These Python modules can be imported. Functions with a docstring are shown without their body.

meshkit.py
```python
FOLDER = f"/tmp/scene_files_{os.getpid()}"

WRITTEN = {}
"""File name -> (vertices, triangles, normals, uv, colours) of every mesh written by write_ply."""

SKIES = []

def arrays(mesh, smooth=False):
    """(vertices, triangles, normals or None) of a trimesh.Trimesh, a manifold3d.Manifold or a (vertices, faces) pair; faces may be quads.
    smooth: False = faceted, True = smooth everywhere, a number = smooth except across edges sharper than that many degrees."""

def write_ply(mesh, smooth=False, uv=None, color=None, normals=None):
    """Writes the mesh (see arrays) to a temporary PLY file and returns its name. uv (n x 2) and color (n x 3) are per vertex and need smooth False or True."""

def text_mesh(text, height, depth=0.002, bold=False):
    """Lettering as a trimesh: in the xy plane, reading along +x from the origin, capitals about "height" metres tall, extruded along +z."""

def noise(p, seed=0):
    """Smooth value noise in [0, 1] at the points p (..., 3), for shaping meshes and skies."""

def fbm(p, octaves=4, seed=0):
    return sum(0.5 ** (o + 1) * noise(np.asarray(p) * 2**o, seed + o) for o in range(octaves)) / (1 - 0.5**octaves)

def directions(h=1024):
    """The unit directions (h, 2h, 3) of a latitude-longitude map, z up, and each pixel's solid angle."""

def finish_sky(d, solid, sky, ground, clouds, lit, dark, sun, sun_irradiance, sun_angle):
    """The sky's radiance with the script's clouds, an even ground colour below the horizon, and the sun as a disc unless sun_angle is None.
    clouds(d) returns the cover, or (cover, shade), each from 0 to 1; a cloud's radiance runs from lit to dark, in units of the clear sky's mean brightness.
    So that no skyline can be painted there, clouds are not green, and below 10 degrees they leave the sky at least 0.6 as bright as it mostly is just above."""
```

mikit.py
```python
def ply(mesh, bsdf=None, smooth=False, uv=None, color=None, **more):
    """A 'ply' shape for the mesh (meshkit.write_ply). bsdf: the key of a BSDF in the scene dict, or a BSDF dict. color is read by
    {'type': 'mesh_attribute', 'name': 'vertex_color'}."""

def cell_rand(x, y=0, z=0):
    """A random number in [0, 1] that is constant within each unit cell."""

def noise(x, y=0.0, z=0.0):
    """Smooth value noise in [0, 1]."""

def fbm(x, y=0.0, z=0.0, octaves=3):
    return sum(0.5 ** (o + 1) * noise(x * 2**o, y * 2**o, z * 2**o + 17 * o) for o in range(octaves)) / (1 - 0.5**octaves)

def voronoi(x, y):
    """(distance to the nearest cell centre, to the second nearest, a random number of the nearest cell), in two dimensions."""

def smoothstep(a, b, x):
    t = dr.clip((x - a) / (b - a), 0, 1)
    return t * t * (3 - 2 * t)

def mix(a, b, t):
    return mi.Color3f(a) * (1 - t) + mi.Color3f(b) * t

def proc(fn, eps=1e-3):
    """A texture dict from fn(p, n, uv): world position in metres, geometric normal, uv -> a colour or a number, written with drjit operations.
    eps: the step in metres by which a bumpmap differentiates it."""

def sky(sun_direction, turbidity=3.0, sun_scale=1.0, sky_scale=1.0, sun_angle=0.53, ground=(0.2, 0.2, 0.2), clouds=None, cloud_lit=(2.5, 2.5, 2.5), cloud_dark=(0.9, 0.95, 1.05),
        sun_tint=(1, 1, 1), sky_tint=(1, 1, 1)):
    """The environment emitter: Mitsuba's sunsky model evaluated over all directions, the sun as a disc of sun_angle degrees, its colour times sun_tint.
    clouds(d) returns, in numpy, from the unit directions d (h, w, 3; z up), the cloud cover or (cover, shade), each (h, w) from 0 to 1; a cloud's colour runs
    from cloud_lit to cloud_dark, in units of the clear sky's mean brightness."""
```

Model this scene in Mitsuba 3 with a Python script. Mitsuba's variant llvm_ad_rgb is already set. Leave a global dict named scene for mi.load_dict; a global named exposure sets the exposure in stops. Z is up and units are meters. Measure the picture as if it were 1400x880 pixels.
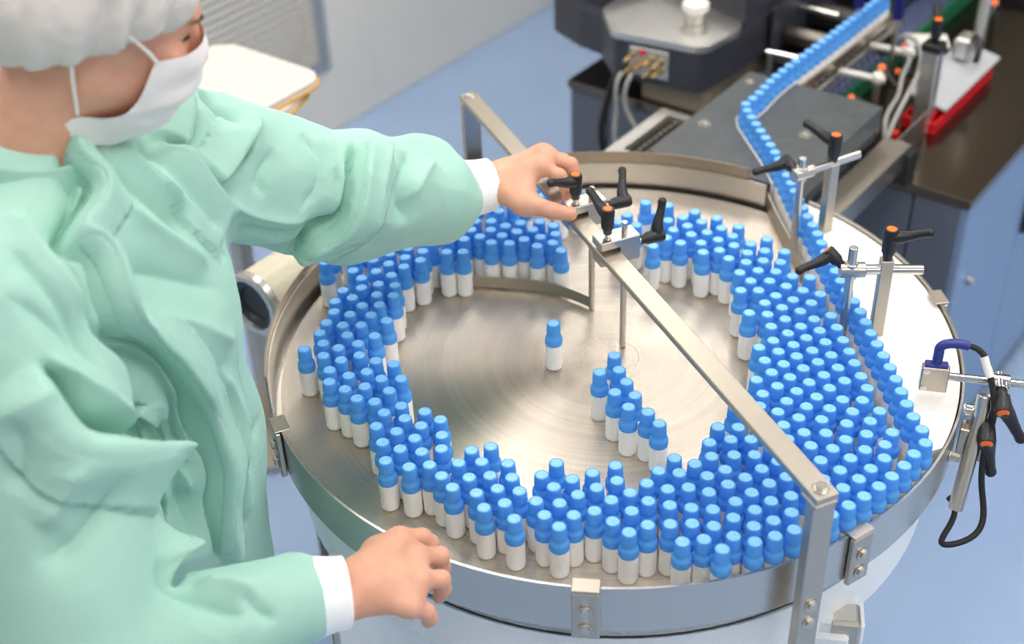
import math, numpy as np, trimesh, mitsuba as mi, manifold3d as m3, drjit as dr
from scipy.interpolate import CubicSpline
from scipy.spatial import cKDTree
import shapely.geometry as sg
import mikit, meshkit
from mikit import proc, noise, fbm, smoothstep, mix

T = mi.ScalarTransform4f
scene, labels = {}, {}
A = np.array
# ------------------------------------------------------------------ camera, lights, exposure
CAM = A([-0.14345, -1.58777, 2.14276])
FWD = A([0.0, 0.804901, -0.593409])
UPV = A([0.040735, 0.592917, 0.804233])
scene['camera'] = dict(type='thinlens', fov=41.43, fov_axis='x', near_clip=0.05, far_clip=40.0, aperture_radius=0.0095, focus_distance=1.80,
                       to_world=T().look_at(origin=CAM.tolist(), target=(CAM + FWD).tolist(), up=UPV.tolist()))
exposure = -0.86
ang = math.radians(51.5)                       # the room and the packing machine stand turned by this angle to the turntable's bridge
U, V = A([math.cos(ang), math.sin(ang), 0]), A([math.sin(ang), -math.cos(ang), 0])
YAW = 51.5
def uv(u, v, z=0.0): return u * U + v * V + A([0, 0, z])
CEIL = 2.75
LAMP_POWER = 13.0
def lamp_emitter(power): return {'type': 'area', 'radiance': {'type': 'rgb', 'value': [power * 1.0, power * 0.955, power * 0.885]}}
# centres (u, v) of the ceiling's light panels, each 1.2 m by 0.6 m; they show only as light and as reflections in the steel
LAMPS = [(u, v) for v in (-1.1, 0.5, 2.1) for u in (-0.9, 0.6, 2.1)]

# ------------------------------------------------------------------ materials
def rgb(*c): return {'type': 'rgb', 'value': list(c)}
def srgb(r, g, b):
    return [((x / 255 + .055) / 1.055) ** 2.4 if x > 10 else x / 255 / 12.92 for x in (r, g, b)]
def mat(name, base, rough=.5, metal=0.0, two=True, **k):
    b = dict(type='principled', base_color=base if isinstance(base, dict) else rgb(*base), roughness=rough, metallic=metal, **k)
    scene[name] = {'type': 'twosided', 'bsdf': b} if two else b
    return name
mat('m_steel', srgb(205, 200, 192), .28, 1.0)
mat('m_steel_satin', srgb(198, 188, 173), .38, 1.0)
mat('m_steel_polished', srgb(222, 219, 214), .14, 1.0)
mat('m_rod', srgb(226, 220, 210), .35, .4)
mat('m_guard', srgb(168, 156, 140), .3, 1.0)
mat('m_belt_dark', srgb(38, 38, 42), .5)
mat('m_steel_dark', srgb(112, 108, 102), .32, 1.0)
mat('m_aluminium', srgb(222, 219, 214), .4, 1.0)
mat('m_brass', srgb(190, 160, 110), .3, 1.0)
mat('m_black', srgb(26, 26, 28), .42, specular=.5)
mat('m_black_rubber', srgb(20, 20, 22), .6)
mat('m_orange', srgb(255, 112, 18), .35)
mat('m_red', srgb(190, 18, 26), .3)
mat('m_white_plastic', srgb(226, 222, 215), .45, specular=.4)
mat('m_white_paint', srgb(226, 228, 230), .35)
mat('m_beige_paint', srgb(206, 198, 174), .35)
mat('m_cabinet', srgb(86, 92, 105), .4)
mat('m_cabinet_blue', srgb(112, 136, 170), .42)
mat('m_deck', srgb(118, 107, 95), .2, 1.0)
mat('m_navy', srgb(16, 22, 96), .35)
mat('m_blue_cable', srgb(40, 52, 130), .4)
mat('m_grey_cable', srgb(150, 148, 145), .5)
mat('m_dark_unit', srgb(52, 54, 62), .45)
mat('m_green', srgb(20, 92, 60), .5)
mat('m_paper', srgb(212, 206, 198), .7)
mat('m_card', srgb(206, 160, 92), .7)
mat('m_tan', srgb(140, 130, 112), .5)
mat('m_frosted', srgb(176, 177, 182), .3)
def slab_fn(p, n, t):
    g = fbm(p.x * 60, p.y * 60, p.z * 60, 3)
    return mix(srgb(66, 70, 73), srgb(80, 84, 86), g)
mat('m_slab', proc(slab_fn), .42)
def floor_fn(p, n, t):
    a = fbm(p.x * 1.7, p.y * 1.7, 0, 4); b = noise(p.x * 9, p.y * 9, 3.0)
    return mix(srgb(146, 171, 208), srgb(168, 190, 221), dr.clip(a * .8 + b * .25, 0, 1))
mat('m_floor', proc(floor_fn), .27, specular=.5)
def wall_fn(p, n, t):
    return mix(srgb(224, 220, 212), srgb(231, 227, 219), fbm(p.x * 3, p.y * 3, p.z * 3, 2))
mat('m_wall', proc(wall_fn), .5)
mat('m_ceiling', srgb(226, 226, 223), .7)
mat('m_louvre', srgb(216, 211, 202), .4)
mat('m_vent_frame', srgb(150, 158, 168), .4)
# the turned steel plate: concentric grooves, so it is rougher across them than along them
def disc_ring(p, n, t):
    r = dr.sqrt(p.x * p.x + p.y * p.y)
    return mix(srgb(186, 176, 163), srgb(212, 202, 190), fbm(r * 420, 0.0, 0.0, 3))
scene['m_disc'] = {'type': 'twosided', 'bsdf': {'type': 'roughconductor', 'distribution': 'ggx', 'material': 'none', 'alpha_u': .10, 'alpha_v': .26,
                   'specular_reflectance': proc(disc_ring)}}
# bottles
mat('m_bottle', srgb(240, 238, 234), .38, specular=.45)
scene['m_cap'] = {'type': 'principledthin', 'base_color': rgb(*srgb(122, 196, 253)), 'roughness': .2, 'diff_trans': 1.0, 'spec_trans': 0.0, 'eta': 1.5}
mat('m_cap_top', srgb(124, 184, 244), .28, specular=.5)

# ------------------------------------------------------------------ mesh helpers
def rot_yaw(deg):
    c, s = math.cos(math.radians(deg)), math.sin(math.radians(deg))
    return A([[c, -s, 0], [s, c, 0], [0, 0, 1.0]])
def mani(m):
    q = m.to_mesh(); return trimesh.Trimesh(q.vert_properties[:, :3], q.tri_verts, process=False)
def hull(pts): return mani(m3.Manifold.hull_points(np.asarray(pts, float)))
def box(c, s, yaw=0.0, bev=.0015, M=None):
    s = A(s, float) / 2; bev = min(bev, s.min() * .6); P = []
    for sx in (-1, 1):
        for sy in (-1, 1):
            for sz in (-1, 1):
                for k in range(3):
                    q = s - bev; q[k] = s[k]; P.append(q * [sx, sy, sz])
    P = A(P) if bev > 0 else A([[a, b, d] for a in (-s[0], s[0]) for b in (-s[1], s[1]) for d in (-s[2], s[2])])
    return hull(P @ (rot_yaw(yaw) if M is None else M).T + A(c))
def frame_of(d):
    d = A(d, float); d /= np.linalg.norm(d)
    a = np.cross(d, [0, 0, 1]) if abs(d[2]) < .95 else np.cross(d, [1, 0, 0])
    a /= np.linalg.norm(a)
    return a, np.cross(d, a), d
def lathe(profile, p0=(0, 0, 0), d=(0, 0, 1), n=28):
    pr = A(profile, float); a, b, d = frame_of(d)
    if abs(d[2]) > .999: a, b = A([1, 0, 0.]), A([0, 1, 0.]) * np.sign(d[2])
    th = np.arange(n) * 2 * np.pi / n
    ring = np.cos(th)[:, None] * a + np.sin(th)[:, None] * b
    vs, rows = [], []
    for r, z in pr:
        if r < 1e-6: rows.append([len(vs)] * n); vs.append(A(p0) + d * z)
        else:
            rows.append(list(range(len(vs), len(vs) + n))); vs.extend(A(p0) + d * z + ring * r)
    fs = []
    for i in range(len(rows) - 1):
        for k in range(n):
            q = [rows[i][k], rows[i][(k + 1) % n], rows[i + 1][(k + 1) % n], rows[i + 1][k]]
            if q[0] != q[1]: fs.append([q[0], q[1], q[2]])
            if q[2] != q[3]: fs.append([q[0], q[2], q[3]])
    return trimesh.Trimesh(A(vs), A(fs), process=False)
def cyl(p0, p1, r, r1=None, n=24, bev=None):
    p0, p1 = A(p0, float), A(p1, float); L = np.linalg.norm(p1 - p0); r1 = r if r1 is None else r1
    b = min(r, r1) * .12 if bev is None else bev
    return lathe([(0, 0), (r - b, 0), (r, b), (r1, L - b), (r1 - b, L), (0, L)], p0, p1 - p0, n)
def tube(path, r, n=12, res=None, cap=True):
    P = A(path, float)
    if res:
        s = np.r_[0, np.cumsum(np.linalg.norm(np.diff(P, axis=0), axis=1))]
        t = np.linspace(0, s[-1], res)
        r = np.interp(t, s, r) if np.ndim(r) else r
        P = CubicSpline(s, P)(t)
    r = np.broadcast_to(A(r, float), len(P))
    tan = np.gradient(P, axis=0); tan /= np.linalg.norm(tan, axis=1, keepdims=True)
    a = frame_of(tan[0])[0]; vs = []; th = np.arange(n) * 2 * np.pi / n
    for i in range(len(P)):
        a = a - tan[i] * (a @ tan[i]); a /= np.linalg.norm(a); b = np.cross(tan[i], a)
        vs.append(P[i] + r[i] * (np.cos(th)[:, None] * a + np.sin(th)[:, None] * b))
    vs = np.vstack(vs + [P[:1], P[-1:]]); k = len(P); fs = []
    for i in range(k - 1):
        for j in range(n):
            q = [i * n + j, i * n + (j + 1) % n, (i + 1) * n + (j + 1) % n, (i + 1) * n + j]
            fs += [[q[0], q[1], q[2]], [q[0], q[2], q[3]]]
    for j in range(n):
        fs += [[k * n, (j + 1) % n, j], [k * n + 1, (k - 1) * n + j, (k - 1) * n + (j + 1) % n]]
    return trimesh.Trimesh(vs, A(fs), process=False)
def ribbon(path, z0, z1, th):
    """A strip of sheet metal standing upright along a plan curve."""
    P = A(path, float)[:, :2]; tan = np.gradient(P, axis=0); tan /= np.linalg.norm(tan, axis=1, keepdims=True)
    nrm = np.c_[-tan[:, 1], tan[:, 0]] * th / 2
    ring = [np.c_[P + nrm, np.full(len(P), z0)], np.c_[P + nrm, np.full(len(P), z1)], np.c_[P - nrm, np.full(len(P), z1)], np.c_[P - nrm, np.full(len(P), z0)]]
    vs = np.stack(ring, 1).reshape(-1, 3); fs = []
    for i in range(len(P) - 1):
        for k in range(4):
            a, b = i * 4 + k, i * 4 + (k + 1) % 4
            fs += [[a, b, b + 4], [a, b + 4, a + 4]]
    e = (len(P) - 1) * 4
    fs += [[0, 2, 1], [0, 3, 2], [e, e + 1, e + 2], [e, e + 2, e + 3]]
    m = trimesh.Trimesh(vs, A(fs), process=False); m.fix_normals(); return m
def ring_arc(r, a0, a1, z0, z1, th, n=160, c=(0, 0)):
    t = np.radians(np.linspace(a0, a1, n)); return ribbon(np.c_[c[0] + r * np.cos(t), c[1] + r * np.sin(t)], z0, z1, th)
def prism(poly, z0, z1):
    P = poly if hasattr(poly, 'geom_type') else sg.Polygon(poly)
    m = trimesh.util.concatenate([trimesh.creation.extrude_polygon(g, z1 - z0, engine='earcut') for g in getattr(P, 'geoms', [P])])
    m.apply_translation([0, 0, z0]); return m
def cat(*ms): return trimesh.util.concatenate([m for m in ms])
def hexbolt(p, d, r=.006, h=.004, washer=True):
    a, b, d = frame_of(d); p = A(p, float); th = np.arange(6) * np.pi / 3
    pts = [p + d * z + (r * k) * (math.cos(t) * a + math.sin(t) * b) for z, k in ((0.0, 1), (h * .8, 1), (h, .86)) for t in th]
    ms = [hull(A(pts) + d * .0012)]
    if washer: ms.append(cyl(p, p + d * .0013, r * 1.45, n=20))
    return cat(*ms)
def capscrew(p, d, r=.006, h=.006):
    a, b, dd = frame_of(d); p = A(p, float)
    return lathe([(r * 1.6, 0), (r * 1.6, .001), (r, .001), (r, h * .85), (r * .85, h), (r * .5, h), (r * .5, h * .55), (0, h * .55)], p, dd, 20)

# ------------------------------------------------------------------ names
taken = {}
def name_of(n):
    k = taken.get(n, -1) + 1; taken[n] = k
    return n if k == 0 else f'{n}_{k:03d}'
def put(name, mesh, m, parent=None, smooth=32, **k):
    key = name_of((parent + '__' if parent else '') + name)
    scene[key] = mikit.ply(mesh, m, smooth=smooth, **k); return key
def tag(key, label=None, cat=None, group=None, kind=None):
    d = labels.setdefault(key, {})
    for a, b in (('label', label), ('category', cat), ('group', group), ('kind', kind)):
        if b: d[a] = b
    return key
def thing(name, label, cat, group=None):
    return tag(name_of(name), label, cat, group)
def struct(name, mesh, m, label=None, parent=None, smooth=False):
    k = put(name, mesh, m, parent, smooth)
    if not parent: tag(k, label, None, None, 'structure')
    return k
CROWD = [(-0.3299,0.1825),(-0.3023,0.1962),(-0.2785,0.1865),(-0.3052,0.1706),(-0.2813,0.1610),(-0.3551,0.1667),(-0.3302,0.1548),(-0.3064,0.1450),(-0.3841,0.1400),(-0.3485,0.1354),(-0.3246,0.1229),(-0.3698,0.1182),(-0.3433,0.1005),(-0.3178,0.0953),(-0.3681,0.0926),(-0.3956,0.0879),(-0.3803,0.0672),(-0.3442,0.0726),(-0.3188,0.0686),(-0.4057,0.0599),(-0.3644,0.0463),(-0.3387,0.0459),(-0.4051,0.0333),(-0.3806,0.0251),(-0.3497,0.0211),(-0.4140,0.0068),(-0.3895,-0.0012),(-0.3627,-0.0025),(-0.3259,0.0058),(-0.4213,-0.0179),(-0.3813,-0.0255),(-0.3414,-0.0299),(-0.1960,0.2681),(-0.2030,0.2429),(-0.1715,0.2406),(-0.1703,0.2663),(-0.1476,0.2502),(-0.1229,0.2573),(-0.0928,0.2591),(-0.0708,0.2459),(-0.1297,0.2318),(-0.1043,0.2361),(-0.0685,0.2203),(-0.2292,0.2371),(-0.2208,0.2614),(-0.2139,0.2165),(-0.1887,0.2216),(-0.1535,0.2222),(-0.1191,0.2083),(-0.0931,0.2129),(-0.0744,0.1951),(-0.2394,0.2135),(-0.2646,0.2081),(-0.2410,0.1811),(-0.2153,0.1800),(-0.1708,0.2032),(-0.1429,0.1987),(-0.0991,0.1879),(-0.0626,0.1723),(-0.4403,-0.0541),(-0.4141,-0.0425),(-0.3916,-0.0551),(-0.3642,-0.0469),(-0.4113,-0.0718),(-0.3856,-0.0837),(-0.3602,-0.0740),(-0.3365,-0.0887),(-0.4000,-0.1051),(-0.3981,-0.1313),(-0.3723,-0.1194),(-0.3476,-0.1124),(-0.3263,-0.1291),(-0.3112,-0.0975),(-0.2989,-0.1309),(-0.3752,-0.1487),(-0.3483,-0.1447),(-0.3142,-0.1560),(-0.3573,-0.1699),(-0.3328,-0.1781),(-0.2964,-0.1892),(-0.3189,-0.2018),(-0.2905,-0.2154),(-0.2645,-0.2031),(-0.2433,-0.2209),(-0.3278,-0.2289),(-0.2685,-0.2315),(-0.3004,-0.2411),(-0.2406,-0.2521),(-0.3178,-0.2617),(-0.2760,-0.2561),(-0.2942,-0.2757),(-0.2663,-0.2830),(-0.2408,-0.2786),(-0.3120,-0.2972),(-0.2814,-0.3108),(-0.2556,-0.3084),(-0.2399,-0.3297),(-0.2184,-0.3068),(-0.2022,-0.2840),(-0.1771,-0.2783),(-0.1892,-0.3066),(-0.2051,-0.3347),(-0.1789,-0.3328),(-0.2259,-0.3515),(-0.1960,-0.3635),(-0.1560,-0.3115),(-0.1514,-0.3379),(-0.1699,-0.3569),(-0.1429,-0.3629),(-0.1871,-0.3898),(-0.1614,-0.3831),(-0.1506,-0.4108),(-0.1139,-0.3353),(-0.0945,-0.3146),(-0.0765,-0.3452),(-0.1000,-0.3580),(-0.1229,-0.3817),(-0.0711,-0.3736),(-0.0943,-0.3870),(-0.1137,-0.4067),(-0.0784,-0.4087),(-0.0971,-0.4271),(-0.0026,-0.0985),(0.0011,-0.1309),(-0.0258,-0.1344),(0.0087,-0.1577),(-0.0088,-0.1789),(0.0172,-0.1872),(0.0066,-0.2106),(0.0310,-0.2228),(0.0435,-0.2468),(-0.0838,-0.0172),(-0.0204,-0.3236),(-0.0503,-0.3353),(-0.0209,-0.3513),(-0.0471,-0.3624),(-0.0309,-0.3852),(-0.0527,-0.4030),(-0.0320,-0.4220),(-0.0067,-0.3737),(0.0155,-0.3582),(-0.0078,-0.4056),(0.0141,-0.3897),(0.0328,-0.3364),(0.0552,-0.3144),(0.0578,-0.3421),(0.0401,-0.3700),(0.0796,-0.3264),(0.1021,-0.3140),(0.1034,-0.2875),(0.0920,-0.3495),(0.0660,-0.3687),(0.0898,-0.3785),(0.0393,-0.3984),(0.0649,-0.4044),(0.0903,-0.4086),(0.0092,-0.4305),(0.0362,-0.4303),(0.0623,-0.4309),(0.0874,-0.4366),(-0.0144,-0.4414),(0.0471,-0.4604),(0.0727,-0.4577),(0.1185,-0.2578),(0.1446,-0.2604),(0.1313,-0.2832),(0.1570,-0.2847),(0.1310,-0.3131),(0.1567,-0.3143),(0.1156,-0.3394),(0.1613,-0.3406),(0.1383,-0.3549),(0.1152,-0.3662),(0.1659,-0.3674),(0.1894,-0.3570),(0.1839,-0.3283),(0.1798,-0.3030),(0.1467,-0.2205),(0.2272,-0.2757),(0.2040,-0.2867),(0.2307,-0.3013),(0.1197,-0.3967),(0.1418,-0.3824),(0.1627,-0.3983),(0.1884,-0.3907),(0.1129,-0.4241),(0.1406,-0.4124),(0.1835,-0.4193),(0.1348,-0.4395),(0.1597,-0.4316),(0.1082,-0.4548),(0.1317,-0.4652),(0.1572,-0.4572),(0.1814,-0.4482),(0.0920,-0.4747),(0.2548,-0.2786),(0.3166,-0.2588),(0.3337,-0.2396),(0.2772,-0.2925),(0.2572,-0.3086),(0.2375,-0.3294),(0.3061,-0.2838),(0.2972,-0.3133),(0.2754,-0.3277),(0.3393,-0.2828),(0.3244,-0.3051),(0.3175,-0.3303),(0.2576,-0.3489),(0.2961,-0.3483),(0.2772,-0.3659),(0.2544,-0.3807),(0.2336,-0.3636),(0.3564,-0.3248),(0.3387,-0.3451),(0.3187,-0.3636),(0.2985,-0.3804),(0.2766,-0.3966),(0.2544,-0.4112),(0.2307,-0.4249),(0.2319,-0.3987),(0.2003,-0.0934),(0.2253,-0.1046),(0.2031,-0.1232),(0.2273,-0.1330),(0.2484,-0.1168),(0.2724,-0.1054),(0.2963,-0.1174),(0.2749,-0.1316),(0.2523,-0.1439),(0.2077,-0.1501),(0.2305,-0.1619),(0.1846,-0.1645),(0.2102,-0.1797),(0.1879,-0.1948),(0.3228,-0.1111),(0.3241,-0.1370),(0.2993,-0.1458),(0.2769,-0.1604),(0.2541,-0.1747),(0.2338,-0.1923),(0.3262,-0.1658),(0.3020,-0.1745),(0.2787,-0.1885),(0.2579,-0.2056),(0.3285,-0.1917),(0.2907,-0.2134),(0.3165,-0.2162),(0.2168,-0.2120),(0.2405,-0.2246),(0.1795,-0.2191),(0.2012,-0.2328),(0.2698,-0.2304),(0.2982,-0.2386),(0.2260,-0.2463),(0.2550,-0.2517),(0.2855,-0.2619),(0.2039,-0.2594),(0.1619,-0.1997),(0.2029,0.0919),(0.2311,0.0954),(0.2571,0.0907),(0.2156,0.0688),(0.2434,0.0668),(0.2794,0.0766),(0.2654,0.0516),(0.3047,0.0720),(0.2879,0.0391),(0.1970,0.0456),(0.2230,0.0437),(0.2458,0.0287),(0.2689,0.0165),(0.3111,0.0281),(0.2937,0.0069),(0.2267,0.0116),(0.2494,-0.0018),(0.2738,-0.0124),(0.2000,-0.0113),(0.2255,-0.0169),(0.2487,-0.0300),(0.2895,-0.0328),(0.3157,-0.0257),(0.2256,-0.0460),(0.2675,-0.0489),(0.2919,-0.0605),(0.3176,-0.0548),(0.2461,-0.0636),(0.2226,-0.0791),(0.2698,-0.0760),(0.2944,-0.0876),(0.3200,-0.0845),(0.2488,-0.0908),(0.0829,0.3036),(0.1183,0.2926),(0.0491,0.2679),(0.1005,0.2699),(0.1585,0.2686),(0.1908,0.2471),(0.0333,0.2477),(0.0609,0.2366),(0.1126,0.2468),(0.1373,0.2538),(0.1650,0.2383),(0.1414,0.2284),(0.1177,0.2183),(0.1939,0.2172),(0.1695,0.2069),(0.1441,0.2028),(0.0942,0.2288),(0.1045,0.1963),(0.1247,0.1800),(0.1562,0.1776),(0.1838,0.1844),(0.1814,0.1550),(0.1558,0.1511),(0.0809,0.1743),(0.2216,0.2198),(0.2079,0.1934),(0.2058,0.1665),(0.1923,0.1310),(0.2322,0.1690),(0.2234,0.1446),(0.2168,0.1191),(0.2594,0.1804),(0.2506,0.1484),(0.2435,0.1215),(0.2803,0.1433),(0.2687,0.1153),(-0.3133,0.2419),(-0.2804,0.3515),(-0.0826,0.3404),(-0.0552,0.3653),(-0.2155,0.3790),(-0.0643,0.4140),(-0.3062,0.2833),(-0.0961,0.3650),(-0.0247,0.3461),(-0.3714,0.2408),(-0.1912,0.3686),(-0.1274,0.4161),(-0.3115,0.3188),(-0.2772,0.2818),(-0.0408,0.3882),(-0.1840,0.4154),(-0.4299,0.1661),(-0.1989,0.3051),(-0.1342,0.3775),(-0.2614,0.2600),(-0.2297,0.3111),(0.1765,-0.2472),(-0.4008,0.2215),(-0.1356,0.3115),(-0.1655,0.4355),(-0.2767,0.2391),(-0.3257,0.2655),(-0.1145,0.3292),(-0.2741,0.3254),(-0.3869,0.1874),(-0.3607,0.2757),(-0.0984,0.4259),(-0.2334,0.3586),(-0.3378,0.2117),(-0.2541,0.3800),(-0.1602,0.3531),(-0.1035,0.3939),(-0.1669,0.3262),(-0.3702,0.2124),(-0.2292,0.4053),(-0.4236,0.1973),(0.2054,-0.3137),(-0.1950,0.3402),(-0.1596,0.3994),(-0.2527,0.2902),(-0.0551,0.3352),(-0.2506,0.3362),(-0.3455,0.2426),(-0.3299,0.2977),(0.2117,-0.3779),(-0.1569,0.2964),(-0.4014,0.2486),(0.2140,-0.3402),(-0.0734,0.3849)]
LANE = [(0.3760,-0.3050),(0.3785,-0.2792),(0.3739,-0.2534),(0.3720,-0.2273),(0.3716,-0.2011),(0.3710,-0.1749),(0.3695,-0.1488),(0.3671,-0.1227),(0.3644,-0.0966),(0.3622,-0.0705),(0.3609,-0.0443),(0.3593,-0.0182),(0.3557,0.0078),(0.3512,0.0336),(0.3479,0.0596),(0.3458,0.0857),(0.3439,0.1118),(0.3423,0.1379),(0.3414,0.1641),(0.3404,0.1903),(0.3382,0.2164),(0.3354,0.2425),(0.3330,0.2686),(0.3313,0.2947),(0.3298,0.3209),(0.3283,0.3470),(0.3269,0.3732),(0.3252,0.3993),(0.3233,0.4255),(0.3209,0.4515),(0.3177,0.4775),(0.3139,0.5035),(0.3099,0.5294),(0.3060,0.5553),(0.3023,0.5812),(0.2989,0.6072),(0.3009,0.6331),(0.3167,0.6536),(0.3324,0.6745),(0.3459,0.6970),(0.3604,0.7188),(0.3756,0.7401),(0.3916,0.7609),(0.4080,0.7813),(0.4247,0.8015),(0.4417,0.8215),(0.4587,0.8414),(0.4756,0.8614),(0.4924,0.8815),(0.5091,0.9017),(0.5257,0.9220),(0.5422,0.9423),(0.5586,0.9627),(0.5750,0.9832),(0.5913,1.0037),(0.6076,1.0242),(0.6239,1.0447),(0.6402,1.0652),(0.6565,1.0857),(0.6729,1.1062)]
RAIL = [(0.3030,0.4100),(0.3026,0.3823),(0.3035,0.3547),(0.3055,0.3271),(0.3080,0.2996),(0.3108,0.2721),(0.3135,0.2446),(0.3157,0.2171),(0.3172,0.1895),(0.3187,0.1619),(0.3208,0.1344),(0.3234,0.1069),(0.3260,0.0794),(0.3284,0.0519),(0.3314,0.0244),(0.3350,-0.0030),(0.3378,-0.0305),(0.3390,-0.0581),(0.3400,-0.0857),(0.3422,-0.1132),(0.3448,-0.1407),(0.3470,-0.1683),(0.3487,-0.1958),(0.3504,-0.2234),(0.3525,-0.2510),(0.3550,-0.2750)]
DEFLECTOR = [(-0.2582,0.1938),(-0.2454,0.1955),(-0.2327,0.1959),(-0.2200,0.1952),(-0.2074,0.1938),(-0.1948,0.1920),(-0.1822,0.1900),(-0.1696,0.1882),(-0.1570,0.1862),(-0.1445,0.1841),(-0.1320,0.1816),(-0.1196,0.1787),(-0.1073,0.1752),(-0.0953,0.1711),(-0.0835,0.1662),(-0.0720,0.1607),(-0.0609,0.1544),(-0.0502,0.1475),(-0.0399,0.1399),(-0.0301,0.1317),(-0.0227,0.1248)]

# ------------------------------------------------------------------ the room
U0, U1, V0, V1 = -3.6, 5.2, -2.06, 3.6
def rbox(u0, u1, v0, v1, z0, z1, bev=.002): return box(uv((u0 + u1) / 2, (v0 + v1) / 2, (z0 + z1) / 2), (u1 - u0, v1 - v0, z1 - z0), 0, bev, np.c_[U, V, [0, 0, 1]])
struct('floor', rbox(U0 - .1, U1 + .1, V0 - .1, V1 + .1, -.1, 0, 0), 'm_floor', 'blue seamless cleanroom floor')
struct('ceiling', rbox(U0 - .1, U1 + .1, V0 - .1, V1 + .1, CEIL, CEIL + .1, 0), 'm_ceiling', 'white ceiling')
VG0, VG1, VZ0, VZ1 = .62, 1.47, .225, .86          # the low return-air grille's opening
wb = tag('wall_back', 'pale grey cleanroom wall of flush panels behind the operator', None, None, 'structure'); taken['wall_back'] = 0
mw = prism(sg.box(U0, 0, U1, CEIL).difference(sg.box(VG0, VZ0, VG1, VZ1)), -.10, -.004)
to_wall = np.c_[U, [0, 0, 1], V]                    # prism's x -> u, y -> z, z -> v
mw.vertices = mw.vertices @ to_wall.T + V * V0; mw.fix_normals()
scene[wb] = mikit.ply(mw, 'm_wall')
for a, b in ((U0, .40), (.404, 1.674), (1.678, 2.88), (2.884, 4.08), (4.084, U1)):
    q = sg.box(a, .004, b, CEIL).difference(sg.box(VG0, VZ0, VG1, VZ1))
    m = prism(q, -.004, 0); m.vertices = m.vertices @ to_wall.T + V * V0; m.fix_normals()
    put('panel', m, 'm_wall', wb, False)
struct('wall_front', rbox(U0, U1, V1, V1 + .1, 0, CEIL, 0), 'm_wall', 'white cleanroom wall on the far side of the room')
struct('wall_left', rbox(U0 - .1, U0, V0, V1, 0, CEIL, 0), 'm_wall', 'white cleanroom end wall')
struct('wall_right', rbox(U1, U1 + .1, V0, V1, 0, CEIL, 0), 'm_wall', 'white cleanroom end wall past the machine')
g = thing('air_grille', 'low louvred return air grille set in the pale grey wall', 'grille')
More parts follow.
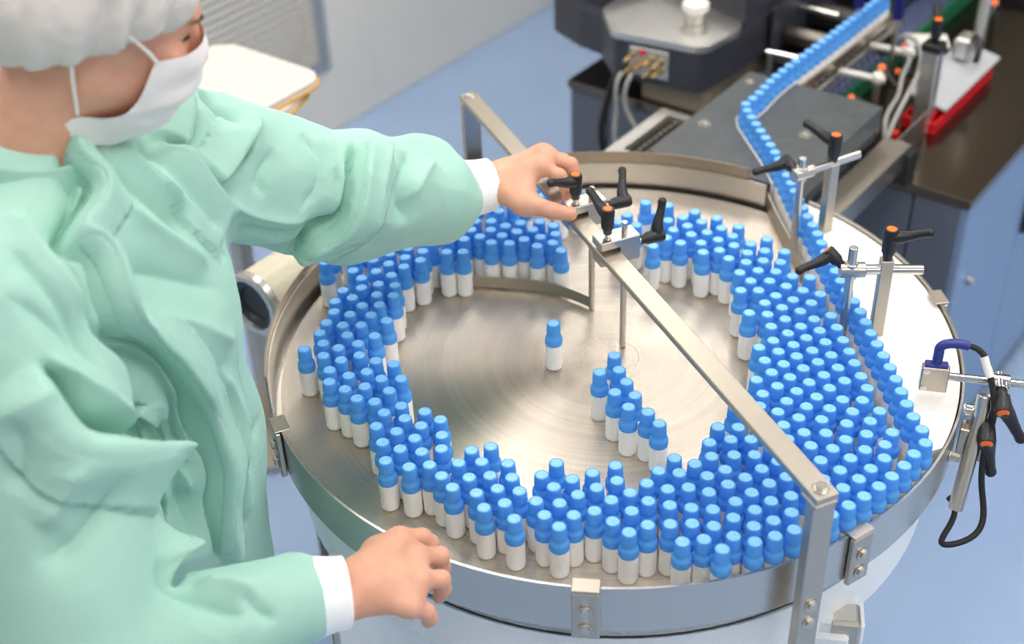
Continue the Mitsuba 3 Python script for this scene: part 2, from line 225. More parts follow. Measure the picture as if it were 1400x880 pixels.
fr = sg.box(VG0, VZ0, VG1, VZ1).difference(sg.box(VG0 + .03, VZ0 + .03, VG1 - .03, VZ1 - .03))
m = prism(fr, -.02, .006); m.vertices = m.vertices @ to_wall.T + V * V0; m.fix_normals(); put('frame', m, 'm_vent_frame', g, False)
nz = int((VZ1 - VZ0 - .07) / .026)
for i in range(nz):
    z = VZ0 + .045 + i * .026; t_ = 1.25
    R_ = np.c_[U, V * math.cos(t_) - A([0, 0, 1]) * math.sin(t_), V * math.sin(t_) + A([0, 0, 1]) * math.cos(t_)]
    put('louvre', box(uv((VG0 + VG1) / 2, V0 - .012, z), (VG1 - VG0 - .056, .0155, .0022), 0, 0, R_), 'm_louvre', g, False)
put('back_plate', rbox(VG0 + .01, VG1 - .01, V0 - .098, V0 - .090, VZ0 + .01, VZ1 - .01, 0), 'm_vent_frame', g, False)
for u, v in LAMPS:
    k = thing('ceiling_light', 'flat white light panel recessed in the cleanroom ceiling', 'ceiling light', 'ceiling light panels')
    fr = sg.box(-.62, -.32, .62, .32).difference(sg.box(-.59, -.29, .59, .29))
    m = prism(fr, CEIL - .012, CEIL - .0005); m.vertices = m.vertices @ np.c_[U, V, [0, 0, 1]].T + uv(u, v); m.fix_normals(); put('frame', m, 'm_white_paint', k, False)
    vs = A([uv(u + a * .6, v + b * .3, CEIL - .006) for a, b in ((-1, -1), (-1, 1), (1, 1), (1, -1))])
    mm = trimesh.Trimesh(vs, [[0, 1, 2], [0, 2, 3]], process=False)
    if mm.face_normals[0][2] > 0: mm.invert()
    put('diffuser', mm, 'm_white_plastic', k, False, emitter=lamp_emitter(LAMP_POWER))

# ------------------------------------------------------------------ turntable
ZD = .90                                            # top of the turning plate
tt = thing('rotary_table', 'round stainless steel accumulation turntable carrying the crowd of bottles', 'turntable')
nr, na = 60, 240
rr = np.r_[0.0001, np.linspace(.008, .487, nr)]; th = np.linspace(0, 2 * np.pi, na + 1)
G = np.stack([rr[:, None] * np.cos(th), rr[:, None] * np.sin(th), np.full((len(rr), na + 1), ZD)], -1).reshape(-1, 3)
UVs = np.stack([np.broadcast_to(th / (2 * np.pi), (len(rr), na + 1)), np.broadcast_to(rr[:, None], (len(rr), na + 1))], -1).reshape(-1, 2)
I = np.arange(len(rr) * (na + 1)).reshape(len(rr), na + 1)
F = np.vstack([np.stack([I[:-1, :-1], I[1:, :-1], I[1:, 1:]], -1).reshape(-1, 3), np.stack([I[:-1, :-1], I[1:, 1:], I[:-1, 1:]], -1).reshape(-1, 3)])
put('plate', trimesh.Trimesh(G, F, process=False), 'm_disc', tt, True, uv=UVs)
put('plate_edge', cat(lathe([(.487, ZD - .012), (.4872, ZD - .0005), (.487, ZD)], n=160), lathe([(.487, ZD - .012), (0, ZD - .012)], n=96)), 'm_steel', tt, 32)
put('hub_ring', lathe([(.0424, ZD + .0001), (.0428, ZD + .0003), (.0432, ZD + .0003), (.0436, ZD + .0001)], n=64), 'm_steel_satin', tt)
put('rim_band', ring_arc(.49885, 53, 403.5, .872, .9455, .0033, 260), 'm_steel', tt)
put('rim_band', ring_arc(.49885, 43.5, 53, .872, .896, .0033, 12), 'm_steel', tt)
put('trough', lathe([(.4970, .876), (.40, .876), (.40, .874)], n=120), 'm_steel', tt)
put('trough_floor', lathe([(.40, .874), (.40, .872), (.4970, .872), (.4970, .876)], n=120), 'm_white_paint', tt)
put('guard_plate', ring_arc(.5022, 57.2, 135, .893, .966, .0022), 'm_guard', tt)
put('guard_plate', ring_arc(.5022, 150, 190, .893, .958, .0022), 'm_guard', tt)
def P3(r, deg, z): return A([r * math.cos(math.radians(deg)), r * math.sin(math.radians(deg)), z])
for deg in (62, 92, 131): put('bolt', hexbolt(P3(.5035, deg, .93), P3(1, deg, 0), .005), 'm_steel', tt)
put('drum', cyl((0, 0, .80), (0, 0, .871), .46, n=96), 'm_white_paint', tt)
# base cabinet below the drum
def wbox(x0, x1, y0, y1, z0, z1, yaw=0, bev=.003):
    return box(((x0 + x1) / 2, (y0 + y1) / 2, (z0 + z1) / 2), (x1 - x0, y1 - y0, z1 - z0), 0, bev)
by = -10.0
RB = rot_yaw(by)
def bb(c, s, bev=.004): return box(RB @ A(c), s, by, bev)
put('base_body', bb((0, 0, .435), (.72, .72, .67)), 'm_white_paint', tt)
put('base_top', cyl((0, 0, .770), (0, 0, .80), .475, n=96), 'm_white_paint', tt)
for sx in (-1, 1):
    put('base_door', bb((sx * .176, -.364, .44), (.344, .012, .62)), 'm_white_paint', tt)
put('base_panel', bb((.364, 0, .44), (.012, .69, .62)), 'm_white_paint', tt)
put('base_panel', bb((-.364, 0, .44), (.012, .69, .62)), 'm_white_paint', tt)
put('door_handle', bb((.10, -.384, .52), (.018, .028, .07)), 'm_steel_polished', tt)
for sx in (-1, 1):
    for sy in (-1, 1):
        put('leg', bb((sx * .342, sy * .342, .39), (.040, .040, .76)), 'm_steel_satin', tt)
        put('foot', cyl(RB @ A([sx * .342, sy * .342, 0]), RB @ A([sx * .342, sy * .342, .012]), .03), 'm_black_rubber', tt)
# rim clips: a folded plate hooked over the band with two bolts
for deg in (-159, -57.5, -98, 6):
    n_, t_ = P3(1, deg, 0), P3(1, deg + 90, 0)
    M_ = np.c_[t_, n_, [0, 0, 1]]
    k = put('rim_clip', cat(box(P3(.5055, deg, .905), (.034, .008, .078), M=M_), box(P3(.499, deg, .9475), (.034, .022, .003), M=M_, bev=.0008)), 'm_steel_satin', tt)
    for z in (.915, .885): put('bolt', hexbolt(P3(.5098, deg, z), n_, .0062), 'm_steel', k)
put('bolt', hexbolt(P3(.5012, -30, .905), P3(1, -30, 0), .006, .012), 'm_steel', tt)
# white sector plate over the right of the turntable
def arc(r, a0, a1, n=60):
    t = np.radians(np.linspace(a0, a1, n)); return np.c_[r * np.cos(t), r * np.sin(t)]
LN = A(LANE); RL = A(RAIL)
inner = [(x + .0150, y) for x, y in LANE[1:20]]
wp = sg.Polygon(list(map(tuple, arc(.4955, -33.5, 43.2))) + [(.352, .345)] + inner[::-1]).buffer(0)
wp = wp.difference(sg.LineString(LANE[:24]).buffer(.0142)).buffer(-.0008)
if wp.geom_type != 'Polygon': wp = max(wp.geoms, key=lambda q: q.area)
sp = tag(put('sector_plate', prism(wp, .902, .940), 'm_white_plastic', None, False), 'thick white plastic sector plate covering the right edge of the turntable', 'plate')
# inner guide rail between the crowd and the lane
rl = CubicSpline(np.r_[0, np.cumsum(np.hypot(*np.diff(RL, axis=0).T))], RL)
L_ = np.sum(np.hypot(*np.diff(RL, axis=0).T)); s_ = np.linspace(0, L_, 90)
gr = thing('guide_rail', 'thin steel guide rail dividing the bottle crowd from the single file lane', 'rail')
put('rail_strip', ribbon(rl(s_[:32]), .903, .934, .0026), 'm_steel_satin', gr)
put('rail_strip', ribbon(rl(s_[32:]), .903, .930, .0026), 'm_steel_satin', gr)
# bridge bar across the turntable
B0, B1 = A([.188, -.475]), A([-.193, .485]); bd = (B1 - B0) / np.linalg.norm(B1 - B0); bn = A([bd[1], -bd[0]])
if bn[0] < 0: bn = -bn
MB = np.c_[np.r_[bn, 0], np.r_[bd, 0], [0, 0, 1]]
def onbar(t, off=0.0, z=0.0): return np.r_[B0 + bd * t + bn * off, z]
LB = np.linalg.norm(B1 - B0)
br = thing('bridge_bar', 'flat steel bridge bar spanning the turntable on two upright posts', 'bar')
put('crossbar', box(onbar(LB / 2, 0, 1.080), (.030, LB + .060, .010), M=MB, bev=.0012), 'm_steel_satin', br)
for t in (-.015, LB + .015):
    s = -1 if t < 0 else 1
    k = put('post', box(onbar(t + s * .004, 0, .9425), (.030, .016, .264), M=MB, bev=.0012), 'm_steel_satin', br)
    put('bolt', hexbolt(onbar(t, 0, 1.0853), (0, 0, 1), .0075, .005), 'm_steel', br)
    put('foot_plate', box(onbar(t + s * .003, 0.0, .803), (.034, .030, .022), M=MB), 'm_steel_satin', br)
    for z in (.905, .875): put('bolt', hexbolt(onbar(t + s * .012, .0, z), np.r_[bd * s, 0], .0065), 'm_steel', k)
put('cap_plate', box(onbar(-.015, 0, 1.071), (.031, .030, .006), M=MB), 'm_steel_satin', br)

# ------------------------------------------------------------------ clamping levers: hub, arm, orange button, stud
def lever(parent, base, axis, arm, size=1.0, stud=.010, hub_len=.042):
    base, axis, arm = A(base, float), A(axis, float), A(arm, float)
    axis /= np.linalg.norm(axis); arm -= axis * (arm @ axis); arm /= np.linalg.norm(arm)
    s = size; h = hub_len * s
    k = put('lever_stud', cyl(base, base + axis * (stud + .012), .0042 * s), 'm_steel_polished', parent)
    b0 = base + axis * stud
    hub = lathe([(0, 0), (.0062 * s, 0), (.0066 * s, .006 * s), (.0090 * s, .010 * s), (.0100 * s, h * .9), (.0090 * s, h), (.0068 * s, h), (.0068 * s, h - .001), (0, h - .001)], b0, axis, 24)
    top = b0 + axis * h * .76
    L = .047 * s
    pa = [top + arm * .002, top + arm * L * .25 + axis * .001 * s, top + arm * L * .55 + axis * .006 * s, top + arm * L * .85 + axis * .012 * s, top + arm * L + axis * .014 * s]
    armm = tube(pa, [.0096 * s, .0086 * s, .0066 * s, .0056 * s, .0062 * s], 14, 18)
    tip = trimesh.creation.icosphere(2, .0063 * s); tip.apply_translation(pa[-1])
    k = put('lever_handle', cat(hub, armm, tip), 'm_black', parent, 40)
    put('button', lathe([(.0066 * s, h - .0012), (.0066 * s, h + .0008), (.0052 * s, h + .0018), (0, h + .0020)], b0, axis, 24), 'm_orange', k)
bd3, bn3 = np.r_[bd, 0], np.r_[bn, 0]
def clamp(tb, rod_xy, rod_bottom, label, arm_v, arm_s, extra=None):
    k = thing('bar_clamp', label, 'clamp', None)
    c = onbar(tb, .016, 1.0835)
    blk = m3.Manifold.hull_points(box(c, (.062, .030, .040), M=MB).vertices) - m3.Manifold.hull_points(box(onbar(tb, 0, 1.083), (.0312, .05, .0165), M=MB, bev=0).vertices)
    put('block', mani(blk), 'm_steel', k, 20)
    put('rod', cyl((*rod_xy, rod_bottom), (*rod_xy, 1.121), .0046), 'm_steel', k)
    lever(k, onbar(tb, .002, 1.1035), (0, 0, 1), arm_v, 1.0, .006, .040)
    lever(k, onbar(tb, .047, 1.083), bn3, arm_s, 1.0, .008, .036)
    return k
clamp(.6313, (-.0186, .1223), .902, 'steel bar clamp with black levers, held by the operator\'s hand', -bd3 * .3 - bn3, (bd3 + A([0, 0, .8])))
clamp(.5262, (.0208, .0248), .902, 'steel bar clamp with black levers, nearer the camera on the bridge bar', bd3 * 1.0 - bn3 * .1, A([0, 0, 1]) - bn3 * .0 + bd3 * .35 )
DL = A(DEFLECTOR); dl = CubicSpline(np.r_[0, np.cumsum(np.hypot(*np.diff(DL, axis=0).T))], DL); Ld = np.sum(np.hypot(*np.diff(DL, axis=0).T))
df = tag(put('deflector_strip', ribbon(dl(np.linspace(0, Ld, 60)), .904, .9235, .0022), 'm_steel_satin'), 'curved dark steel deflector strip hung on the rod of the hand-held clamp', 'strip')

# post sets that hold the guide rail: round rod on the rail, square post on the sector plate, cross rod between
def post_set(rod, post, zr, zp, label, axis_side, arm_side, arm_top, zc):
    k = thing('rail_post_set', label, 'post')
    rod, post = A(rod), A(post); d = post - rod; d = np.r_[d / np.linalg.norm(d), 0]
    put('rod', cyl((*rod, .930), (*rod, zr), .0062), 'm_steel', k)
    put('post', box((*post, (.940 + zp) / 2), (.018, .016, zp - .940), math.degrees(math.atan2(d[1], d[0])), .0012), 'm_steel_satin', k)
    cr0 = A([*rod, zc]) - d * .014; cr1 = A([*post, zc]) + d * .052
    put('cross_rod', cyl(cr0, cr1, .0074), 'm_steel_polished', k)
    put('cross_clamp', cat(cyl(A([*rod, zc]) - d * .016, A([*rod, zc]) + d * .020, .0112, bev=.001), cyl(A([*rod, zc - .013]), A([*rod, zc + .012]), .0094, bev=.001)), 'm_steel', k)
    lever(k, A([*post, zp]), (0, 0, 1), arm_top, 1.08, .002, .044)
    lever(k, A([*rod, zc + .004]) - d * .010, axis_side, arm_side, 1.0, .004, .030)
    return k
post_set((.3150, .2310), (.370, .259), 1.093, 1.066, 'steel post set with black levers at the mouth of the lane, nearer the grey slab', (-.45, .85, .25), (-1, -.25, -.35), (-.75, .60, 0), 1.066)
post_set((.3375, -.0170), (.386, -.0200), 1.090, 1.070, 'steel post set with black levers halfway down the white sector plate', (-.65, .45, .55), (-.45, -.55, -.75), (.9, -.36, 0), 1.052)

# sensor on its bracket outside the rim
sn = thing('sensor_bracket', 'photo sensor with blue plug on a rod bracket outside the white sector plate', 'sensor')
sc, sx_ = A([.424, -.172, .977]), A([.115, -.028, 0.0]); sx_ /= np.linalg.norm(sx_); sy_ = A([-sx_[1], sx_[0], 0])
SM = np.c_[sx_, sy_, [0, 0, 1]]
put('sensor_body', box(sc, (.036, .014, .040), M=SM, bev=.0015), 'm_steel_satin', sn)
for a, b in ((-.012, .014), (-.012, -.014)): put('screw', capscrew(sc + sx_ * a - sy_ * .007 + A([0, 0, b]), -sy_, .0026, .0016), 'm_steel_polished', sn)
put('socket', cat(box(sc + A([0, 0, .0225]), (.030, .012, .006), M=SM), cyl(sc + A([0, 0, .02]), sc + A([0, 0, .034]), .0062)), 'm_blue_cable', sn)
put('plug', cat(cyl(sc + A([0, 0, .030]), sc + A([0, 0, .046]), .0068), tube([sc + A([0, 0, .044]), sc + A([0, 0, .054]) + sx_ * .002, sc + sx_ * .012 + A([0, 0, .059]), sc + sx_ * .036 + A([0, 0, .058])], .0066, 12, 14)), 'm_blue_cable', sn)
rz = A([0, 0, .004])
put('support_rod', cyl(sc + sx_ * .016 + rz, sc + sx_ * .126 + rz, .0056), 'm_steel_polished', sn)
cc = sc + sx_ * .084 + rz
put('cross_clamp', cat(cyl(cc - sx_ * .013, cc + sx_ * .013, .011), cyl(cc + sy_ * .012, cc - sy_ * .020, .0100)), 'm_steel_polished', sn)
cd_ = cc - sy_ * .024 + A([-.008, 0, -.036])
put('lower_clamp', cat(cyl(cd_ - A([0, 0, .014]), cd_ + A([0, 0, .030]), .0095), cyl(cd_ + sx_ * .010, cd_ - sx_ * .034 + A([0, 0, .004]), .0085)), 'm_steel_polished', sn)
lever(sn, cc - sy_ * .012, -sy_ + A([.1, 0, -.35]), (.55, -.1, -.9), 1.25, .002, .030)
lever(sn, cd_ - sy_ * .004 + A([-.004, 0, -.004]), -sy_ + A([0, 0, -.35]), (.22, -.1, -.95), 1.25, .002, .030)
put('upright_tube', cyl(cd_ + A([-.010, .004, .03]), cd_ + A([-.040, -.050, -.125]), .0105), 'm_steel', sn)
put('holder', cat(box(A([.4740, -.2235, .905]), (.040, .022, .05), -25), cyl(A([.474, -.2235, .915]), A(cd_) - sx_ * .02 + A([0, 0, -.012]), .009)), 'm_steel_satin', sn)
pc = sc + sx_ * .036 + A([0, 0, .058])
tag(put('sensor_cable', tube([pc + sx_ * .0025, pc + sx_ * .016 + A([0, -.003, -.006]), pc + sx_ * .026 + A([0, -.02, -.03]), pc + sx_ * .032 + A([0, -.040, -.07]), pc + sx_ * .030 + A([-.004, -.055, -.12]), pc + sx_ * .03 + A([-.006, -.075, -.18]), pc + sx_ * .02 + A([-.01, -.115, -.232]), pc + sx_ * .0 + A([-.03, -.12, -.245]), pc + sx_ * .004 + A([-.015, -.085, -.245]), pc + sx_ * .004 + A([-.010, -.05, -.225])], .0042, 10, 80), 'm_black_rubber'), 'black sensor cable looping down below the rim of the turntable', 'cable')
put('cable_marker', tube([pc + sx_ * .019 + A([0, -.006, -.0105]), pc + sx_ * .0262 + A([0, -.0215, -.032])], .0056, 12), 'm_white_plastic', 'sensor_cable')

# ------------------------------------------------------------------ bottles
HBT = .080
body = lathe([(0, .0006), (.0095, 0), (.0113, .0006), (.0121, .0026), (.01225, .005), (.0122, .0445), (.0112, .0465), (.0072, .0480), (.0066, .0500), (.0066, .062), (.0052, .066), (.0046, .0775), (0, .0780)], n=26)
capm = lathe([(.0119, .0440), (.0124, .0432), (.0127, .0442), (.01265, .0525), (.0121, .0550), (.0106, .0572), (.0099, .0586), (.0097, .0600), (.0097, .0638), (.0102, .0646), (.0102, .0660), (.0098, .0668), (.0096, .0766), (.0093, .0786), (.0086, .0798), (.0077, .0800)], n=28)
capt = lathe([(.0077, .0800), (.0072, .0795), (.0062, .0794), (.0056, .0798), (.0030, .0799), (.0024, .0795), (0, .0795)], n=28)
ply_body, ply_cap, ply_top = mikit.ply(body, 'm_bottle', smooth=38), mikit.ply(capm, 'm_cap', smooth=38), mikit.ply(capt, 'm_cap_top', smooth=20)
bottles = [(x, y, 'crowd') for x, y in CROWD] + [(x, y, 'lane') for x, y in LANE]
bottles.sort(key=lambda b: math.hypot(b[0] - CAM[0], b[1] - CAM[1]))
rngb = np.random.default_rng(5)
far = []
ORD = ['first', 'second', 'third', 'fourth', 'fifth', 'sixth', 'seventh', 'eighth', 'ninth', 'tenth', 'eleventh', 'twelfth', 'thirteenth', 'fourteenth', 'fifteenth', 'sixteenth', 'seventeenth', 'eighteenth', 'nineteenth', 'twentieth']
BX = A([(x, y) for x, y, _ in bottles]); near300 = np.arange(len(bottles)) < 300
own = {}
row = [i for i in range(300) if bottles[i][2] == 'crowd' and -.05 < BX[i, 0] < .115 and -.235 < BX[i, 1] < .035 and math.hypot(*BX[i]) < .24]
lone = min(range(300), key=lambda i: math.hypot(BX[i, 0] + .085, BX[i, 1] + .026))
row = [i for i in row if i != lone]
own[lone] = 'single white bottle with blue cap standing alone on the open steel plate'
ax_ = np.linalg.svd(BX[row] - BX[row].mean(0))[2][0]; ax_ = ax_ * np.sign(ax_[1]) if len(row) else ax_
sd = (BX[row] - BX[row].mean(0)) @ A([ax_[1], -ax_[0]])
for nm, sel in (('right', sd > 0), ('left', sd <= 0)):
    for n_, i in enumerate(sorted([r for r, q in zip(row, sel) if q], key=lambda i: -BX[i, 1])):
        own[i] = f'{ORD[n_]} bottle from the back in the {nm} line of the short middle double row'
for n_, i in enumerate(sorted([i for i in range(300) if bottles[i][2] == 'lane'], key=lambda i: BX[i, 1])):
    if n_ < 20: own[i] = f'{ORD[n_]} bottle from the front end of the single file lane beside the white plate'
MARKS = [('the front post of the bridge bar, left of it', (.155, -.46)), ('the front post of the bridge bar, right of it', (.235, -.43)), ("the operator's hand on the rim", (-.24, -.40)), ('the rim clip at the bottom centre', (-.07, -.485)),
         ('the rim clip on the left of the turntable', (-.46, -.17)), ('the rim clip on the right front', (.27, -.41)), ('the open end of the guide rail', (.34, -.30)), ('the left end of the deflector strip', (-.26, .19)),
         ('the foot of the second clamp rod', (.06, .06)), ('the post set halfway down the white plate', (.31, -.02)), ('the bolt on the right of the rim', (.37, -.30)), ('the near end of the middle double row', (.08, -.25))]
for nm, q in MARKS:
    for n_, i in enumerate(sorted([i for i in range(300) if i not in own and bottles[i][2] == 'crowd'], key=lambda i: math.hypot(BX[i, 0] - q[0], BX[i, 1] - q[1]))[:4]):
        own[i] = f"{'' if n_ == 0 else ORD[n_] + ' '}nearest white blue-capped bottle to {nm}".replace('nearest', 'closest')
def bottle_label(x, y):
    if x > .17 and y > -.28: return 'white bottle with blue cap packed in the dense crowd right of the bridge bar', 'bottles crowded right of the bridge bar'
    if y > .17: return 'white bottle with blue cap in the far arc behind the deflector strip', 'bottles in the far arc'
    if x < -.17 and y > -.17: return 'white bottle with blue cap standing in the left arc beside the green gown', 'bottles in the left arc'
    if x > .10: return 'white bottle with blue cap in the front arc between bridge post and open plate', 'bottles in the front arc near the bridge post'
    if x < -.12: return 'white bottle with blue cap in the front arc beside the near hand', 'bottles in the front arc near the hand'
    return 'white bottle with blue cap in the middle of the front arc of the turntable', 'bottles in the middle of the front arc'
for i, (x, y, what) in enumerate(bottles):
    yaw, tx = float(rngb.uniform(0, 360)), T().translate([x, y, ZD + .0004])
    if i >= 300: far.append((x, y)); continue
    lb, grp = (own[i], None) if i in own else bottle_label(x, y)
    k = thing('bottle', lb, 'bottle', grp)
    M_ = tx @ T().rotate([0, 0, 1], yaw)
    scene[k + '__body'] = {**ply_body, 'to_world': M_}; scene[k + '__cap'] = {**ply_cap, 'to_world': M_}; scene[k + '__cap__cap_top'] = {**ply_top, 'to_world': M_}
fk = thing('distant_bottles', 'rest of the white blue-capped bottles, at the far side of the turntable and along the conveyor', 'bottle')
tag(fk, kind='stuff')
def many(m, pts):
    V_ = np.vstack([m.vertices + A([x, y, ZD + .0004]) for x, y in pts]); F_ = np.vstack([m.faces + i * len(m.vertices) for i in range(len(pts))])
    return trimesh.Trimesh(V_, F_, process=False)
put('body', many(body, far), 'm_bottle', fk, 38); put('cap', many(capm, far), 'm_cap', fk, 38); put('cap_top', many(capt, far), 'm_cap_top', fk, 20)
for k in (fk + '__body', fk + '__cap', fk + '__cap_top'): tag(k, kind='stuff')

# ------------------------------------------------------------------ infeed conveyor and slab
def ubox(u0, u1, v0, v1, z0, z1, bev=.0015): return rbox(u0, u1, v0, v1, z0, z1, bev)
def uvp(pts): return [tuple(uv(a, b)[:2]) for a, b in pts]
lane_line = sg.LineString(LANE)
slab = sg.Polygon(uvp([(.487, -.245), (.864, -.249), (.868, .030), (.487, .030)])).difference(sg.Point(0, 0).buffer(.5045, 64)).difference(lane_line.buffer(.0172))
cs = thing('conveyor_slab', 'dark grey plastic slab with a cut lane that leads the bottles off the turntable', 'slab')
for g_ in sorted(slab.geoms, key=lambda q: -q.area)[:2]: put('slab_half', prism(g_.buffer(-.0008), .9045, .9465), 'm_slab', cs, False)
for u, v in ((.821, -.225), (.627, -.212), (.689, -.039), (.54, -.02)): put('cap_screw', capscrew(uv(u, v, .9465), (0, 0, 1), .0075, .007), 'm_steel', cs)
put('base_plate', prism(sg.Polygon(uvp([(.50, -.235), (.864, -.239), (.868, .020), (.50, .020)])).difference(sg.Point(0, 0).buffer(.5045, 64)), .872, .8985), 'm_slab', cs, False)
put('slab_spacer', prism(slab.geoms[0].buffer(-.02), .8985, .9045), 'm_slab', cs, False)
put('slab_spacer', prism(slab.geoms[1].buffer(-.02), .8985, .9045), 'm_slab', cs, False)
liner = lane_line.buffer(.0168).difference(lane_line.buffer(.0148)).intersection(sg.Polygon(uvp([(.487, -.245), (.864, -.249), (.868, .030), (.487, .030)])).difference(sg.Point(0, 0).buffer(.5045, 64)))
put('lane_liner', prism(liner, .9008, .9485), 'm_white_plastic', cs, False)
cv = thing('bottle_conveyor', 'narrow belt conveyor carrying the single file of bottles to the machine', 'conveyor')
put('belt', prism(sg.LineString(LANE[22:]).buffer(.0145).difference(sg.Point(0, 0).buffer(.5015, 64)), .8987, .9002), 'm_belt_dark', cv, False)
lw = lambda s: [p for p in lane_line.parallel_offset(.0172, s, join_style=1).coords]
for sd in ('left', 'right'):
    ln = lane_line.parallel_offset(.0168, sd, join_style=1)
    q = [c for c in ln.coords if A([*c, 0]) @ U > .872]
    if A([*q[0], 0]) @ U > A([*q[-1], 0]) @ U: q = q[::-1]
    q.append(tuple((A(q[-1]) + U[:2] * .05)))
    put('side_rail', ribbon(q, .912, .932, .0026), 'm_steel_satin', cv)
put('beam', ubox(.872, 1.36, -.182, -.140, .888, .8965), 'm_aluminium', cv)
for u in (.93, 1.3): put('beam_leg', ubox(u, u + .03, -.172, -.150, .8312, .888), 'm_steel_dark', cv)
put('web_beam', ubox(.52, .864, -.17, -.05, .80, .872), 'm_steel_satin', cv)
put('support_leg', ubox(.60, .64, -.13, -.09, .0, .80), 'm_steel_satin', cv)
put('support_leg', ubox(.83, .87, -.13, -.09, .0, .80), 'm_steel_satin', cv)

# bracket beam beside the slab
bk = thing('bracket_beam', 'flat steel bracket beam between the turntable and the machine deck', 'bracket')
put('beam_plate', ubox(.50, .888, .034, .085, .868, .876), 'm_steel_satin', bk)
put('beam_flange', ubox(.50, .888, .083, .087, .83, .876), 'm_steel', bk)
put('beam_block', ubox(.86, .892, .03, .10, .80, .868), 'm_black', bk)

# ------------------------------------------------------------------ machine: deck and cabinets
mc = thing('labelling_machine', 'long packing machine with a stainless deck on slate blue cabinets', 'machine')
DU0, DU1, DV0, DV1 = .885, 2.9, -.695, .215
put('deck', ubox(DU0 - .006, DU1, DV0 - .004, DV1 + .006, .780, .800), 'm_deck', mc)
put('cabinet_body', ubox(DU0 + .012, DU1 - .01, DV0 + .012, DV1 - .012, .10, .780), 'm_cabinet', mc)
for a, b in ((-.695, -.60), (-.595, -.36), (-.355, -.075), (-.07, .105), (.11, .215)):
    put('front_panel', ubox(DU0, DU0 + .014, a, b, .10, .776), 'm_cabinet', mc)
for a, b in ((.885, 1.255), (1.26, 1.9), (1.905, 2.89)):
    k = put('side_door', ubox(a, b, DV1 - .014, DV1, .10, .776), 'm_cabinet_blue', mc)
    put('door_knob', cyl(uv(a + .082, DV1, .572), uv(a + .082, DV1 + .014, .572), .010), 'm_steel', k)
put('door_latch', ubox(1.275, 1.33, DV1, DV1 + .012, .52, .60), 'm_black', mc)
for a in (DU0 + .08, DU1 - .1):
    for b in (DV0 + .08, DV1 - .08): put('foot', cyl(uv(a, b, 0), uv(a, b, .10), .025), 'm_steel_dark', mc)
# modular web belt on the deck
wb_ = thing('modular_belt', 'blue grey modular belt running along the machine deck', 'belt')
put('belt_bed', ubox(.90, 1.83, -.345, -.142, .802, .826), 'm_belt_dark', wb_)
cells = []
for i in range(65):
    for j in range(12):
        u = .91 + i * .014; v = -.338 + j * .0165 + (.004 if i % 2 else 0)
        cells.append(box(uv(u, v + .006, .828), (.0095, .0125, .005), 0, .0012, np.c_[U, V, [0, 0, 1]]))
mat('m_belt', srgb(88, 98, 135), .35)
kk = put('belt_link', cat(*cells), 'm_belt', wb_, False); tag(kk, kind='stuff')
put('belt_edge', ubox(.90, 1.83, -.140, -.128, .802, .842), 'm_green', wb_)
# guide rods over the belt with ball clamps
def guide_rod(u, v0, v1, z, label):
    k = thing('guide_rod', label, 'rod')
    put('rod', cyl(uv(u - .012, v0, z), uv(u + .0, v1, z), .0075), 'm_rod', k)
    c = uv(u + .002, v1 - .016, z); s = trimesh.creation.icosphere(3, .0145); s.apply_translation(c); put('ball_clamp', s, 'm_rod', k, True)
    put('post', cyl(uv(u + .002, v1 - .016, .80), c, .0075), 'm_steel_satin', k)
guide_rod(1.05, -.138, -.045, .905, 'pale steel guide rod with ball clamp, nearer the dark slab')
guide_rod(1.195, -.138, -.045, .905, 'pale steel guide rod with ball clamp, second from the dark slab')
k = thing('guide_rod', 'short steel rod left of the bottle row beside the dark machine unit', 'rod')
put('rod', cyl(uv(1.04, -.305, .905), uv(1.05, -.186, .905), .0062), 'm_steel_polished', k)
s = trimesh.creation.icosphere(3, .0115); s.apply_translation(uv(1.05, -.20, .905)); put('ball_clamp', s, 'm_steel_polished', k, True)
put('post', cyl(uv(1.04, -.295, .8312), uv(1.04, -.295, .905), .0065), 'm_steel_satin', k)
# small levers with orange buttons on the machine
def knob_lever(u, v, z, axis, arm, label, size=1.0):
    k = thing('clamp_lever', label, 'lever')
    p = uv(u, v, z)
    put('post', cyl((p[0], p[1], .80), p, .006), 'm_steel_dark', k)
    lever(k, p, axis, arm, size, .004, .034)
knob_lever(1.035, -.092, .845, -U + A([0, 0, .9]), V - U * .2, 'black lever with orange button close behind the dark slab', 1.1)
knob_lever(1.122, -.072, .875, -U * .7 + A([0, 0, .8]), V * .8 - U * .5 - A([0, 0, .3]), 'black lever with orange button and a long dark arm beside the pale guide rods', 1.2)
knob_lever(1.262, -.085, .88, -U + A([0, 0, .6]), V, 'small black lever with orange button right of the modular belt', .9)
knob_lever(1.16, -.052, .875, -U + A([0, 0, .5]), V, 'small black lever with orange button below the cable loop', .9)
knob_lever(1.505, .01, .90, -U + A([0, 0, .9]), -A([0, 0, 1]) - U * .5, 'black lever with orange button at the far end of the white sheet', 1.2)
cl = thing('column_clamp', 'grey upright column with a black lever and an orange button on top', 'column')
CM = np.c_[U, V, [0, 0, 1]]
put('column', box(uv(1.085, .030, .888), (.030, .034, .176), M=CM, bev=.002), 'm_aluminium', cl)
put('column_cap', box(uv(1.085, .030, .984), (.036, .040, .018), M=CM, bev=.003), 'm_black', cl)
lever(cl, uv(1.085, .030, .992), (0, 0, 1), U * .4 - V * .2, 1.15, .002, .040)
